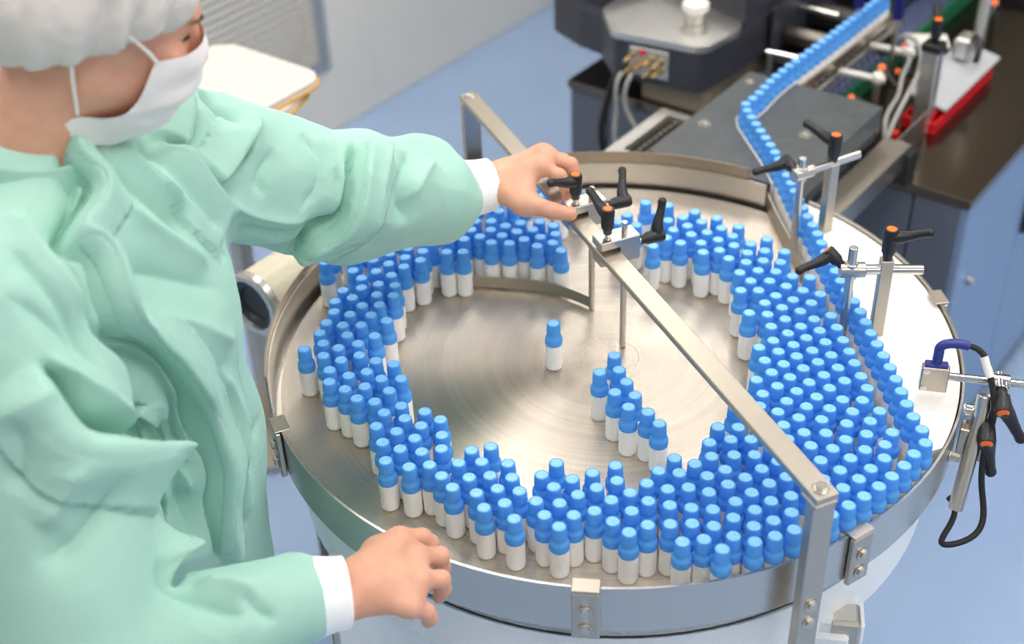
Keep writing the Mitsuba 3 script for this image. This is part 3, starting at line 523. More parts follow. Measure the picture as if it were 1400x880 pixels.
# red tray with a frosted sheet
rt = thing('red_tray', 'long red tray on the right edge of the machine deck', 'tray')
put('tray_floor', ubox(1.075, 1.38, -.004, .062, .801, .808), 'm_red', rt)
put('tray_side', ubox(1.075, 1.38, .056, .062, .801, .828), 'm_red', rt); put('tray_side', ubox(1.075, 1.38, -.010, -.004, .801, .828), 'm_red', rt)
put('tray_end', ubox(1.075, 1.082, -.004, .056, .801, .828), 'm_red', rt); put('tray_end', ubox(1.373, 1.38, -.004, .056, .801, .828), 'm_red', rt)
put('red_block', ubox(1.090, 1.115, .004, .048, .808, .838), 'm_red', rt)
fs_ = tag(put('frosted_sheet', box(uv(1.262, .020, .848), (.29, .092, .008), M=np.c_[U, V * math.cos(.2) - A([0, 0, 1]) * math.sin(.2), V * math.sin(.2) + A([0, 0, 1]) * math.cos(.2)], bev=.002), 'm_frosted'), 'frosted pale grey plastic sheet lying tilted on the red tray', 'sheet')
kb = thing('sheet_holder', 'pale metal holder with a black arm standing on the frosted sheet', 'holder')
put('holder_block', box(uv(1.33, .010, .884), (.05, .035, .05), M=CM, bev=.006), 'm_aluminium', kb)
put('holder_pole', cyl(uv(1.425, .005, .80), uv(1.425, .005, 1.05), .013), 'm_aluminium', kb)
put('holder_arm', tube([uv(1.33, .028, .910), uv(1.31, .045, .905), uv(1.29, .05, .872)], .007, 10, 12), 'm_black', kb)
# solenoid and its hoses
sl = thing('solenoid', 'white cylindrical solenoid beside the dark slab', 'solenoid')
put('solenoid_body', cyl(uv(.945, -.028, .845), uv(.99, -.052, .850), .024, bev=.004), 'm_white_paint', sl)
put('solenoid_end', cyl(uv(.940, -.0255, .845), uv(.946, -.0283, .845), .020), 'm_steel_dark', sl)
put('solenoid_foot', box(uv(.967, -.040, .812), (.04, .03, .022), M=CM), 'm_steel_dark', sl)
put('red_cap', cyl(uv(.955, .018, .848), uv(.955, .034, .848), .010), 'm_red', sl)
put('red_cap_post', cyl(uv(.955, .026, .80), uv(.955, .026, .842), .006), 'm_steel_dark', sl)
for o, lab in ((0., 'grey air hose arching over the machine deck, outer of two'), (.024, 'grey air hose arching over the machine deck, inner of two')):
    tag(put('air_hose', tube([uv(1.20 - o, -.085 + o * .5, .93 - o), uv(1.165 - o, -.035, .945 - o * 1.2), uv(1.105 - o, .002 - o, .935 - o * 1.2), uv(1.03, .018 - o, .915 - o), uv(.955 + o * .6, .024 - o, .885 - o * .5), uv(.905 + o, .028 - o * .3, .838), uv(.895 + o * 1.3, .030, .803)], .0048, 10, 60), 'm_grey_cable'), lab, 'hose')
for u, v, lb in ((1.16, -.165, 'dark blue square rod standing left of the end of the bottle row'), (1.15, -.075, 'dark blue square rod standing right of the end of the bottle row')):
    k = thing('blue_rod', lb, 'rod')
    put('rod', box(uv(u, v, 1.06), (.016, .020, .14), M=CM, bev=.002), 'm_navy', k)
    put('rod_foot', cyl(uv(u + .02, v - .012, .832), uv(u, v, 1.0), .004), 'm_steel', k)
ur = thing('upright_sheet', 'upright stainless cover plate rising from the deck beside the slab', 'plate')
put('cover', ubox(.905, 1.06, .045, .049, .80, .86), 'm_steel', ur)
put('cover_post', cyl(uv(.905, .06, .80), uv(.905, .06, .865), .008), 'm_steel', ur)
put('wing_screw', cyl(uv(.93, .048, .835), uv(.93, .066, .835), .007), 'm_steel', ur)
pl = thing('pale_plate', 'pale flat plate above the far part of the modular belt', 'plate')
put('plate', box(uv(1.335, -.075, .872), (.06, .09, .006), 30 + YAW, .001), 'm_white_plastic', pl)
put('plate_leg', cyl(uv(1.335, -.075, .80), uv(1.335, -.075, .869), .006), 'm_steel', pl)

# dark unit on the left of the machine deck
du = thing('printer_unit', 'dark rounded machine unit with a silver top standing on the machine deck', 'machine unit')
plan = sg.Polygon([(.845, -.556), (.872, -.362), (.985, -.345), (1.45, -.358), (1.45, -.80), (.965, -.80), (.925, -.70), (.915, -.635)]).buffer(-.02).buffer(.02, 8)
m = prism(plan, .862, .950); m.vertices = m.vertices @ CM.T; m.fix_normals(); put('housing', m, 'm_dark_unit', du, 30)
plan2 = sg.Polygon([(.842, -.556), (.872, -.358), (.985, -.345), (1.12, -.40), (1.30, -.42), (1.30, -.66), (.925, -.636)]).buffer(-.03).buffer(.033, 8)
m = prism(plan2, .950, .964); m.vertices = m.vertices @ CM.T; m.fix_normals(); put('top_cover', m, 'm_aluminium', du, 30)
plan3 = sg.Polygon([(1.02, -.35), (1.45, -.36), (1.45, -.80), (.99, -.80), (.95, -.66), (1.10, -.60)])
m = prism(plan3, .950, 1.06); m.vertices = m.vertices @ CM.T; m.fix_normals(); put('rear_housing', m, 'm_dark_unit', du, 30)
put('pedestal', ubox(.90, 1.30, -.52, -.365, .80, .862), 'm_tan', du)
put('knob_ring', cyl(uv(.965, -.435, .964), uv(.965, -.435, .992), .022), 'm_steel', du)
put('knob_cap', cyl(uv(.965, -.435, .992), uv(.965, -.435, 1.012), .028, bev=.004), 'm_white_plastic', du)
pu = A([.194, -.027]) ; pn = uv(-.194, .027); pn = uv(-.99, -.138); pn /= np.linalg.norm(pn); pt = uv(.138, .99) ; pt = uv(-.138 * -1, .99); pt /= np.linalg.norm(pt)
pc0 = uv(.850, -.520, .908)
PM = np.c_[pt, pn, [0, 0, 1]]
put('connector_panel', box(pc0 + pt * .045 + pn * -.001, (.088, .008, .062), M=PM, bev=.001), 'm_aluminium', du)
for a, z in ((.012, .014), (.012, -.012), (.034, .0), (.054, .012), (.054, -.014), (.075, .010), (.075, -.010)):
    put('connector', cat(cyl(pc0 + pt * a + A([0, 0, z]), pc0 + pt * a + pn * .016 + A([0, 0, z]), .0062), cyl(pc0 + pt * a + pn * .016 + A([0, 0, z]), pc0 + pt * a + pn * .034 + A([0, 0, z - .006]), .0042)), 'm_brass', du)
put('red_plug', box(pc0 + pt * .034 + pn * .006 + A([0, 0, .022]), (.010, .012, .010), M=PM), 'm_red', du)
for a, mt, lab, ex in ((.012, 'm_grey_cable', 'grey cable hanging from the dark unit, left of the two', -.01), (.034, 'm_grey_cable', 'grey cable hanging from the dark unit, right of the two', .03)):
    q = pc0 + pt * a + pn * .0395 + A([0, 0, -.014])
    tag(put('connector_cable', tube([q, q + pn * .014 + A([0, 0, -.014]), q + pn * .016 + A([0, 0, -.07]), q + pn * .02 + pt * (ex + .01) + A([0, 0, -.13]), q + pn * .03 + pt * (ex + .04) + A([0, 0, -.22]), q + pn * .035 + pt * (ex + .05) + A([0, 0, -.35])], .0048, 10, 40), mt), lab, 'cable')
q = pc0 - pt * .012 + pn * .02 + A([0, 0, -.03])
tag(put('drop_cable', tube([q - pn * .012, q, q + pn * .012 - pt * .012 + A([0, 0, -.05]), q + pn * .02 - pt * .022 + A([0, 0, -.12]), q + pn * .02 - pt * .012 + A([0, 0, -.2]), q + pn * .02 + A([0, 0, -.32])], .0075, 12, 40), 'm_black_rubber'), 'black cable dropping down the front of the slate cabinet', 'cable')
# drip tray with a cell insert
dt = thing('drip_tray', 'aluminium framed tray with a dark cell insert left of the dark slab', 'tray')
fr = sg.box(.585, -.405, .80, -.262).difference(sg.box(.612, -.378, .778, -.275))
m = prism(fr, .832, .850); m.vertices = m.vertices @ CM.T; m.fix_normals(); put('frame', m, 'm_aluminium', dt, False)
put('tray_bottom', ubox(.59, .795, -.40, -.267, .815, .832), 'm_belt_dark', dt)
cells = [box(uv(.614 + i * .0185, -.380 + j * .0185, .836), (.014, .013, .008), M=CM, bev=.002) for i in range(10) for j in range(6)]
kk = put('cell', cat(*cells), 'm_steel_dark', dt, False); tag(kk, kind='stuff')
put('stem', ubox(.67, .71, -.35, -.31, 0, .815), 'm_steel_dark', dt)
# dark machinery left of the bottle row
dm = thing('label_dispenser', 'dark label dispenser with rollers left of the bottle row', 'machine unit')
put('base_block', ubox(1.10, 1.8, -.336, -.215, .8312, .86), 'm_steel_dark', dm)
put('roller', cyl(uv(1.18, -.328, .885), uv(1.18, -.22, .885), .022), 'm_steel_dark', dm)
put('roller', cyl(uv(1.30, -.328, .89), uv(1.30, -.22, .89), .028), 'm_black', dm)
put('side_plate', ubox(1.12, 1.6, -.340, -.334, .8312, .96), 'm_dark_unit', dm)
put('upright', ubox(1.42, 1.47, -.33, -.24, .86, 1.2), 'm_steel_dark', dm)
put('upright', ubox(1.60, 1.66, -.33, -.20, .86, 1.2), 'm_tan', dm)
put('tie_bar', cyl(uv(1.24, -.333, .925), uv(1.24, -.24, .925), .007), 'm_steel', dm)

# ------------------------------------------------------------------ beside the operator
mo = thing('drive_motor', 'beige cylindrical motor housing with a dark end ring behind the operator', 'motor')
ma, mb = A([-.583, .330, .795]), A([-.40, .56, .795]); md = (mb - ma) / np.linalg.norm(mb - ma)
put('housing', cyl(ma, mb, .056, n=48, bev=.004), 'm_beige_paint', mo)
put('end_ring', lathe([(.061, .0), (.061, -.012), (.057, -.016), (.048, -.016), (.046, -.008)], ma, md, 48), 'm_steel', mo)
put('end_cap', lathe([(0, -.004), (.030, -.004), (.034, -.010), (.046, -.010), (.046, 0)], ma, md, 48), 'm_black', mo)
put('stand', box((ma + mb) / 2 + A([0, 0, -.40]), (.12, .10, .80), math.degrees(math.atan2(md[1], md[0]))), 'm_steel_dark', mo)
st = thing('side_table', 'slim pedestal table behind the operator that carries paper stacks', 'table')
tc = A([-.735, .930, 0])
put('tabletop', box(tc + A([0, 0, .89]), (.20, .22, .016), YAW), 'm_white_paint', st)
put('pedestal', cyl(tc + A([0, 0, .02]), tc + A([0, 0, .885]), .025), 'm_steel_satin', st)
put('base_disc', cyl(tc, tc + A([0, 0, .022]), .17, n=48), 'm_steel_satin', st)
def paper(name, c, w, h, yaw, label):
    k = thing(name, label, 'paper stack')
    P_ = sg.box(-w / 2, -h / 2, w / 2, h / 2).buffer(-.05).buffer(.05, 10)
    for nm, pol, z0, z1, mt in (('folder', P_.buffer(.006), 0, .005, 'm_card'), ('sheets', P_, .005, .016, 'm_paper')):
        m = prism(pol, z0, z1); m.vertices = m.vertices @ rot_yaw(yaw).T + A(c); m.fix_normals(); put(nm, m, mt, k, False)
paper('paper_stack', (-.685, .93, .9150), .30, .22, -38, 'stack of white sheets in a tan folder, the upper and larger one')
paper('paper_stack', (-.628, .878, .8985), .16, .16, -20, 'small stack of white sheets in a tan folder, poking out under the larger one')
# tall enclosed end of the packing machine, out of the frame: its dark bulk shows in the steel deck
tw = thing('machine_tower', 'tall dark enclosed end of the packing machine', 'machine')
put('tower_body', ubox(1.85, 2.88, -.68, .20, .802, 2.15), 'm_dark_unit', tw)
put('tower_door', ubox(1.838, 1.85, -.66, -.24, .84, 2.1), 'm_steel_dark', tw); put('tower_door', ubox(1.838, 1.85, -.22, .18, .84, 2.1), 'm_steel_dark', tw)

# ------------------------------------------------------------------ bodies: signed distances, smooth unions, surface nets
def surface_net(F, o, h):
    """Quads of the zero surface of the samples F (negative inside) as a trimesh."""
    s = F < 0; n = A(F.shape)
    cnt = np.zeros(n - 1, np.int8); pos = np.zeros((*(n - 1), 3), np.float32); num = np.zeros(n - 1, np.float32)
    C = {d: (slice(d[0], n[0] - 1 + d[0]), slice(d[1], n[1] - 1 + d[1]), slice(d[2], n[2] - 1 + d[2])) for d in np.ndindex(2, 2, 2)}
    tot = sum(s[C[d]].astype(np.int8) for d in C)
    act = (tot > 0) & (tot < 8); I = np.argwhere(act)
    val = {d: F[C[d]][act] for d in C}
    acc = np.zeros((len(I), 3)); num = np.zeros(len(I))
    for d in C:
        for ax in range(3):
            if d[ax]: continue
            e = list(d); e[ax] = 1; e = tuple(e)
            a, b = val[d], val[e]; m = (a < 0) != (b < 0)
            t = np.where(m, a / np.where(m, a - b, 1), 0)
            q = np.tile(A(d, float), (len(I), 1)); q[:, ax] += t
            acc += q * m[:, None]; num += m
    V_ = o + (I + acc / num[:, None]) * h
    idx = np.full(n - 1, -1, np.int64); idx[act] = np.arange(len(I))
    Q = []
    for ax in range(3):
        b1, b2 = (ax + 1) % 3, (ax + 2) % 3
        a0 = [slice(None)] * 3; a1 = [slice(None)] * 3; a0[ax] = slice(0, -1); a1[ax] = slice(1, None)
        x = s[tuple(a0)] != s[tuple(a1)]
        E_ = np.argwhere(x); E_ = E_[(E_[:, b1] > 0) & (E_[:, b2] > 0) & (E_[:, b1] < n[b1] - 1) & (E_[:, b2] < n[b2] - 1)]
        def at(i, j):
            k = E_.copy(); k[:, b1] -= i; k[:, b2] -= j; return idx[k[:, 0], k[:, 1], k[:, 2]]
        q = np.stack([at(1, 1), at(0, 1), at(0, 0), at(1, 0)], 1)
        ins = s[E_[:, 0], E_[:, 1], E_[:, 2]]; q[~ins] = q[~ins][:, ::-1]
        Q.append(q)
    Q = np.vstack(Q); Q = Q[(Q >= 0).all(1)]
    return trimesh.Trimesh(V_, np.vstack([Q[:, [0, 1, 2]], Q[:, [0, 2, 3]]]), process=False)
def smin(a, b, k):
    h = np.maximum(k - np.abs(a - b), 0) / k; return np.minimum(a, b) - h * h * k * .25
def smax(a, b, k): return -smin(-a, -b, k)
def cone(a, b, ra, rb, sq=None):
    """A round cone from a to b; sq = (axis, factor) flattens it along a direction."""
    a, b = A(a, float), A(b, float)
    def f(P):
        d = b - a; t = np.clip(((P - a) @ d) / (d @ d), 0, 1)
        q = P - (a + t[..., None] * d)
        if sq is not None:
            ax = A(sq[0], float); ax = ax / np.linalg.norm(ax); q = q + (q @ ax)[..., None] * ax * (sq[1] - 1)
        return np.sqrt((q * q).sum(-1)) - (ra + (rb - ra) * t)
    f.box = (np.minimum(a, b) - max(ra, rb) * 1.3, np.maximum(a, b) + max(ra, rb) * 1.3); return f
def ellip(c, M, r):
    c, r = A(c, float), A(r, float)
    def f(P):
        q = (P - c) @ M; k = np.sqrt(((q / r) ** 2).sum(-1)); k2 = np.sqrt(((q / r ** 2) ** 2).sum(-1)); return np.where(k < .02, -r.min(), k * (k - 1) / np.maximum(k2, 1e-9))
    f.box = (c - r.max() * 1.15, c + r.max() * 1.15); return f
def sdf_mesh(prims, h, pad=.02, post=None, zmin=None):
    """prims: (function, blend) pairs joined in order, each evaluated only near itself."""
    lo = np.min([f.box[0] for f, _ in prims], 0) - pad; hi = np.max([f.box[1] for f, _ in prims], 0) + pad
    n = np.ceil((hi - lo) / h).astype(int) + 1
    F = np.full(n, .2, np.float32); ax = [lo[i] + h * np.arange(n[i]) for i in range(3)]
    for f, k in prims:
        i0 = np.maximum(((f.box[0] - lo - k - .03) / h).astype(int), 0); i1 = np.minimum(((f.box[1] - lo + k + .03) / h).astype(int) + 2, n)
        s_ = tuple(slice(a, b) for a, b in zip(i0, i1))
        P = np.stack(np.meshgrid(*[ax[i][i0[i]:i1[i]] for i in range(3)], indexing='ij'), -1)
        F[s_] = smin(F[s_], f(P).astype(np.float32), k) if k > 0 else np.minimum(F[s_], f(P))
    if post: F = post(F, ax)
    m = surface_net(F, lo, h); parts = m.split(only_watertight=False)
    return max(parts, key=lambda q: len(q.faces)) if len(parts) > 1 else m
def relax(m, it=2):
    from scipy.sparse import coo_matrix
    e = m.edges_unique; n = len(m.vertices); e = np.vstack([e, e[:, ::-1]])
    W_ = coo_matrix((np.ones(len(e)), (e[:, 0], e[:, 1])), (n, n)).tocsr(); deg = np.maximum(A(W_.sum(1)).ravel(), 1)[:, None]
    v = A(m.vertices)
    for k in range(it): v = v + .5 * (W_ @ v / deg - v)
    return trimesh.Trimesh(v, m.faces, process=False)

# ------------------------------------------------------------------ the operator
pr = thing('person', 'person in mint green gown, white hair cap and face mask gripping a clamp lever', 'person')
HF, HU, HR = A([.835, .328, -.441]), A([.445, .069, .893]), A([.323, -.942, -.088])
HC = A([-.551, -.242, 1.587]); HM = np.c_[HF, HR, HU]
def hd(f, r, u): return HC + HF * f + HR * r + HU * u
LS, LE, LW = A([-.580, -.105, 1.335]), A([-.372, .030, 1.185]), A([-.178, .172, 1.098])
RS, RE, RW = A([-.655, -.440, 1.335]), A([-.590, -.622, 1.036]), A([-.347, -.533, .987])
NB = A([-.680, -.272, 1.410]); HIP = A([-.66, -.27, .95])
head = [(ellip(hd(-.015, 0, .035), HM, (.096, .074, .090)), 0), (ellip(hd(.020, 0, -.045), HM, (.072, .062, .075)), .03),
        (ellip(hd(.066, 0, -.092), HM, (.024, .030, .022)), .03), (cone(hd(.0, .045, -.070), hd(.062, .012, -.098), .016, .014), .03), (cone(hd(.0, -.045, -.070), hd(.062, -.012, -.098), .016, .014), .03),
        (cone(hd(.083, 0, .004), hd(.107, 0, -.036), .009, .013), .012), (cone(hd(.098, .010, -.042), hd(.098, -.010, -.042), .009, .009), .008),
        (cone(hd(.076, .034, .022), hd(.084, .010, .020), .010, .009), .012), (cone(hd(.076, -.034, .022), hd(.084, -.010, .020), .010, .009), .012),
        (cone(hd(.066, .046, -.022), hd(.074, .026, -.034), .014, .012), .02), (cone(hd(.066, -.046, -.022), hd(.074, -.026, -.034), .014, .012), .02),
        (cone(hd(.088, .018, -.066), hd(.088, -.018, -.066), .007, .007), .010), (cone(hd(.086, .014, -.076), hd(.086, -.014, -.076), .007, .007), .008),
        (cone(hd(-.03, 0, -.05), NB + A([0, 0, -.03]), .056, .058), .03)]
for s_ in (1, -1): head.insert(-1, (ellip(hd(.0672, .031 * s_, -.001), HM, (.0136, .0140, .0128)), .006))
def eye_cut(F, ax):
    P = np.stack(np.meshgrid(*ax, indexing='ij'), -1)
    for s_ in (1, -1): F = np.maximum(F, -ellip(hd(.0800, .0335 * s_, -.0035), HM, (.013, .0125, .0030))(P))
    return F.astype(np.float32)
hm = sdf_mesh(head, .0029, post=eye_cut)
def rings(*pts): return [(cone(pts[i][0], pts[i + 1][0], pts[i][1], pts[i + 1][1]), .05) for i in range(len(pts) - 1)]
torso = rings((NB, .060), (A([-.665, -.268, 1.27]), .090), (A([-.665, -.27, 1.10]), .088), (HIP + A([-.02, 0, 0]), .095))
torso += [(cone(LS + A([-.01, -.03, -.02]), RS + A([-.01, .03, -.02]), .045, .045), .05)]
for s_ in (1, -1):
    hp = HIP + A([.0, .085 * s_, -.03]); kn = A([-.70, -.27 + .10 * s_, .50]); an = A([-.73, -.27 + .10 * s_, .085])
    torso += [(cone(hp, kn, .070, .055), .05), (cone(kn, an, .055, .036), .03), (cone(an + A([-.02, 0, -.04]), an + A([.10, .012 * s_, -.055]), .036, .028), .02)]
torso += [(cone(LS, LE, .048, .038), .03), (cone(LE, LW, .038, .026), .02), (cone(RS, RE, .044, .028), .03), (cone(RE, RW, .026, .026), .02)]
tm = sdf_mesh(torso, .012)
def finger(prims, pts, rad):
    for i in range(len(pts) - 1): prims.append((cone(pts[i], pts[i + 1], rad[i], rad[i + 1]), .0045))
def hand(wrist, mcp, fingers, thumb, rad=(.0106, .0098, .0090, .0076), palm_n=None, bulk=1.0):
    prims = [(cone(wrist - (A(mcp[1]) - wrist) * .35, wrist + (A(mcp[1]) - wrist) * .15, .029 * bulk, .0285 * bulk, (palm_n, 1.2)), 0)]
    for i, m in enumerate(mcp): prims.append((cone(wrist + (A(m) - wrist) * .12, m, (.0205 if i < 3 else .019) * bulk, .0130, (palm_n, 1.08)), .018))
    for i in range(3): prims.append((cone(mcp[i], mcp[i + 1], .0118, .0112), .012)); prims.append((cone(A(mcp[i]) * .8 + A(fingers[i][0][1]) * .2, A(mcp[i + 1]) * .8 + A(fingers[i + 1][0][1]) * .2, .0092, .0088), .010))
    prims.append((cone(wrist + (A(thumb[0]) - wrist) * .25, thumb[0], .0225 * bulk, .0175), .020))
    prims.append((cone(thumb[0], mcp[0] * .70 + wrist * .30, .0155, .014), .018))
    sdfs = list(prims)
    for pts, sc in fingers: finger(sdfs, pts, [r * sc for r in rad])
    sdfs.append((cone(thumb[0], thumb[1], .0150, .0122), .010)); sdfs.append((cone(thumb[1], thumb[2], .0122, .0102), .004))
    return sdf_mesh(sdfs, .0024)
# left hand (far) on the clamp, right hand (near) on the rim
lw = A([-.165, .168, 1.108])
lm = [A([-.091, .158, 1.139]), A([-.083, .184, 1.141]), A([-.087, .205, 1.134]), A([-.097, .222, 1.122])]
lf = [([lm[0], A([-.064, .148, 1.128]), A([-.054, .138, 1.107]), A([-.0545, .132, 1.094])], 1.0),
      ([lm[1], A([-.046, .177, 1.130]), A([-.038, .166, 1.106]), A([-.046, .160, 1.094])], 1.03),
      ([lm[2], A([-.055, .205, 1.121]), A([-.046, .196, 1.096]), A([-.056, .188, 1.084])], .98),
      ([lm[3], A([-.072, .226, 1.109]), A([-.066, .220, 1.088]), A([-.074, .212, 1.078])], .88)]
lh = hand(lw, lm, lf, [A([-.118, .112, 1.106]), A([-.078, .092, 1.102]), A([-.052, .091, 1.0955])], palm_n=(-.35, .3, .9))
rw = A([-.334, -.520, .985])
rm = [A([-.289, -.440, .984]), A([-.270, -.474, .988]), A([-.266, -.508, .984]), A([-.273, -.538, .974])]
rf = [([rm[0], A([-.262, -.426, .970]), A([-.253, -.424, .958]), A([-.256, -.430, .957])], 1.12),
      ([rm[1], A([-.240, -.459, .971]), A([-.2385, -.458, .950]), A([-.244, -.464, .934])], 1.14),
      ([rm[2], A([-.238, -.493, .968]), A([-.2375, -.490, .948]), A([-.243, -.488, .932])], 1.10),
      ([rm[3], A([-.255, -.532, .957]), A([-.252, -.528, .941]), A([-.256, -.522, .928])], 1.0)]
rh = hand(rw, rm, rf, [A([-.315, -.448, .968]), A([-.290, -.420, .957]), A([-.268, -.412, .9555])], palm_n=(-.15, .1, .95), bulk=1.12)
def to_man(m):
    return m3.Manifold(m3.Mesh(np.asarray(m.vertices, np.float32), np.asarray(m.faces, np.uint32)))
try:
    un = to_man(relax(hm, 2)) + to_man(relax(tm, 3)) + to_man(relax(lh, 2)) + to_man(relax(rh, 2))
    bodym = mani(un); assert len(bodym.vertices) > 1000
except Exception as e:
    print('union failed', e); bodym = cat(hm, tm, lh, rh)
def push_out(v, c, M, half):
    q = (v - A(c)) @ M; i = np.nonzero((np.abs(q) < half).all(1))[0]
    if len(i):
        k = np.argmin(A(half) - np.abs(q[i]), 1); q[i, k] = np.sign(q[i, k]) * A(half)[k]; v[i] = q[i] @ M.T + A(c)
    return v
bv = A(bodym.vertices)                              # fingers press on steel, they do not enter it
bv = push_out(bv, onbar(LB / 2, 0, 1.080), MB, (.0158, LB / 2 + .035, .0058)); bv = push_out(bv, onbar(.6313, .016, 1.0835), MB, (.0318, .0158, .0208))
r_ = np.hypot(bv[:, 0], bv[:, 1]); i_ = (r_ > .4964) & (r_ < .5012) & (bv[:, 2] < .9462) & (bv[:, 2] > .85)
hi_ = i_ & (bv[:, 2] > .938); bv[hi_, 2] = .9464; lo_ = i_ & ~hi_; f_ = np.where(r_ > .4988, .5014, .4962) / r_; bv[lo_, :2] *= f_[lo_][:, None]
bodym.vertices = bv
def skin_fn(p, n, t):
    a = fbm(p.x * 60, p.y * 60, p.z * 60, 3); b = noise(p.x * 22, p.y * 22, p.z * 22)
    return mix(srgb(196, 138, 112), srgb(222, 168, 142), dr.clip(a * .7 + b * .4, 0, 1))
mat('m_skin', proc(skin_fn), .48, specular=.4)
put('body', bodym, 'm_skin', pr, True)
# nails
def nail(p, nrm, d, w=.0052, l=.0065):
    nrm = A(nrm, float); nrm /= np.linalg.norm(nrm); d = A(d, float); d -= nrm * (d @ nrm); d /= np.linalg.norm(d); b = np.cross(nrm, d)
    g = [(x, y) for x in np.linspace(-1, 1, 9) for y in np.linspace(-1, 1, 9)]
    V_ = A([A(p) + d * (y * l) + b * (x * w * (1 - .12 * max(y, 0) ** 2)) + nrm * (.0006 - .0028 * x * x - .0012 * max(y, 0) ** 2) for x, y in g])
    F_ = [[i * 9 + j, i * 9 + j + 1, (i + 1) * 9 + j + 1] for i in range(8) for j in range(8)] + [[i * 9 + j, (i + 1) * 9 + j + 1, (i + 1) * 9 + j] for i in range(8) for j in range(8)]
    return trimesh.Trimesh(V_, F_, process=False)
mat('m_nail', srgb(226, 160, 146), .25)
td = A([-.052, .091, 1.0955]) - A([-.078, .092, 1.102])
put('thumbnail', nail(A([-.0515, .0868, 1.1035]), (.05, -.55, .83), td), 'm_nail', pr, True)
# eyes, brow and lashes
mat('m_eye', srgb(214, 206, 198), .12); mat('m_iris', srgb(40, 24, 16), .15); mat('m_hair', srgb(46, 30, 24), .5)
for s_ in (1, -1):
    c = hd(.0672, .031 * s_, -.001)
    e = trimesh.creation.icosphere(3, .0120); e.apply_translation(c); k = put('eyeball', e, 'm_eye', pr, True)
    gd = HF * .93 - HU * .30 + HR * .16; gd /= np.linalg.norm(gd)
    put('iris', lathe([(.0068, .0099), (.0066, .0119), (0, .0124)], c, gd, 24), 'm_iris', k)
    lid = [hd(.0812 - .0075 * q * q, (.0335 + q * .0115) * s_, -.0010 - .0028 * q * q) for q in np.linspace(-1, 1, 9)]
    put('eyelashes', tube(lid, [.0006, .0010, .0014, .0015, .0015, .0015, .0014, .0010, .0006], 8), 'm_hair', pr)
    put('eyebrow', tube([hd(.0895 - .004 * q - .010 * q * q, (.028 + q * .020) * s_, .0215 + .003 * q - .006 * q * q) for q in np.linspace(-1, 1, 9)], [.0008, .0016, .002, .002, .002, .0019, .0016, .0012, .0008], 8), 'm_hair', pr)
def cut_hair(F, ax):
    P = np.stack(np.meshgrid(*ax, indexing='ij'), -1); f_ = (P - HC) @ HF
    return np.maximum(np.maximum(F, -((P - CP) @ CN + .019)), f_ - .058).astype(np.float32)
CN = HU - HF * .72; CN /= np.linalg.norm(CN); CP = hd(0, 0, -.031)
put('hair', sdf_mesh([(ellip(hd(-.015, 0, .035), HM, (.0985, .0768, .0925)), 0)], .0045, post=cut_hair), 'm_hair', pr, True)
# cap
mat('m_capcloth', srgb(216, 206, 198), .65)
cap_p = [(ellip(hd(-.030, 0, .046), HM, (.122, .100, .112)), 0), (ellip(hd(-.075, 0, -.01), HM, (.075, .085, .080)), .05)]
CN = HU - HF * .72; CN /= np.linalg.norm(CN); CP = hd(0, 0, -.031)
def cut_cap(F, ax):
    P = np.stack(np.meshgrid(*ax, indexing='ij'), -1); return smax(F, -((P - CP) @ CN), .03).astype(np.float32)
cm = relax(sdf_mesh(cap_p, .0042, post=cut_cap), 3)
def local(v): return (v - HC) @ HM
q = local(cm.vertices); phi = np.arctan2(q[:, 1], q[:, 0] + .02); hgt = (cm.vertices - CP) @ CN
rid = np.sin(phi * 17 + 3 * meshkit.fbm(q * 18, 3) * 2)
disp = (.0035 * np.clip(1 - hgt / .16, .15, 1)) * np.sign(rid) * np.abs(rid) ** .7 * np.clip(hgt / .02, 0, 1) + .012 * (meshkit.fbm(q * [14, 14, 14] + 5, 4) - .5) + .006 * np.clip(1 - np.abs(2 * meshkit.fbm(np.c_[q[:, 0] * 26 + q[:, 2] * 8, q[:, 1] * 12, q[:, 2] * 5], 2) - 1) * 5, 0, 1)
cm.vertices = cm.vertices + cm.vertex_normals * disp[:, None]
put('hair_cap', cm, 'm_capcloth', pr, True)
# mask
mat('m_mask', srgb(230, 224, 221), .6)
tt_ = np.linspace(0, 1, 33); ss_ = np.linspace(-1, 1, 57)
cen = CubicSpline([0, .22, .45, .72, .9, 1], [(.103, -.002), (.116, -.034), (.115, -.062), (.102, -.108), (.080, -.139), (.056, -.152)])(tt_)
edg = CubicSpline([0, .25, .5, .72, .88, 1], [(.046, -.022), (.043, -.060), (.034, -.090), (.010, -.104), (-.014, -.112), (-.022, -.136)])(tt_)
wid = CubicSpline([0, .5, 1], [.069, .066, .056])(tt_)
MV = []
for i, t in enumerate(tt_):
    for s in ss_:
        a = abs(s); k = a ** 2.0
        f_ = cen[i, 0] + (edg[i, 0] - cen[i, 0]) * k; u_ = cen[i, 1] + (edg[i, 1] - cen[i, 1]) * a ** 1.6; r_ = wid[i] * math.sin(s * math.pi / 2 * .96) * (1 if s else 0)
        w = .0022 * math.sin(t * 2 * math.pi * 3.0) * (1 - a ** 3) + .004 * (float(meshkit.fbm(A([[s * 3, t * 4, 2.0]]), 3)[0]) - .5)
        o = A([math.cos(s * 1.4), math.sin(s * 1.4), 0])
        MV.append(hd(f_ + o[0] * w, r_ + o[1] * w, u_))
MV = A(MV); nt, ns = len(tt_), len(ss_); I = np.arange(nt * ns).reshape(nt, ns)
F_ = np.vstack([np.stack([I[:-1, :-1], I[1:, :-1], I[1:, 1:]], -1).reshape(-1, 3), np.stack([I[:-1, :-1], I[1:, 1:], I[:-1, 1:]], -1).reshape(-1, 3)])
mk = put('face_mask', trimesh.Trimesh(MV, F_, process=False), 'm_mask', pr, True)
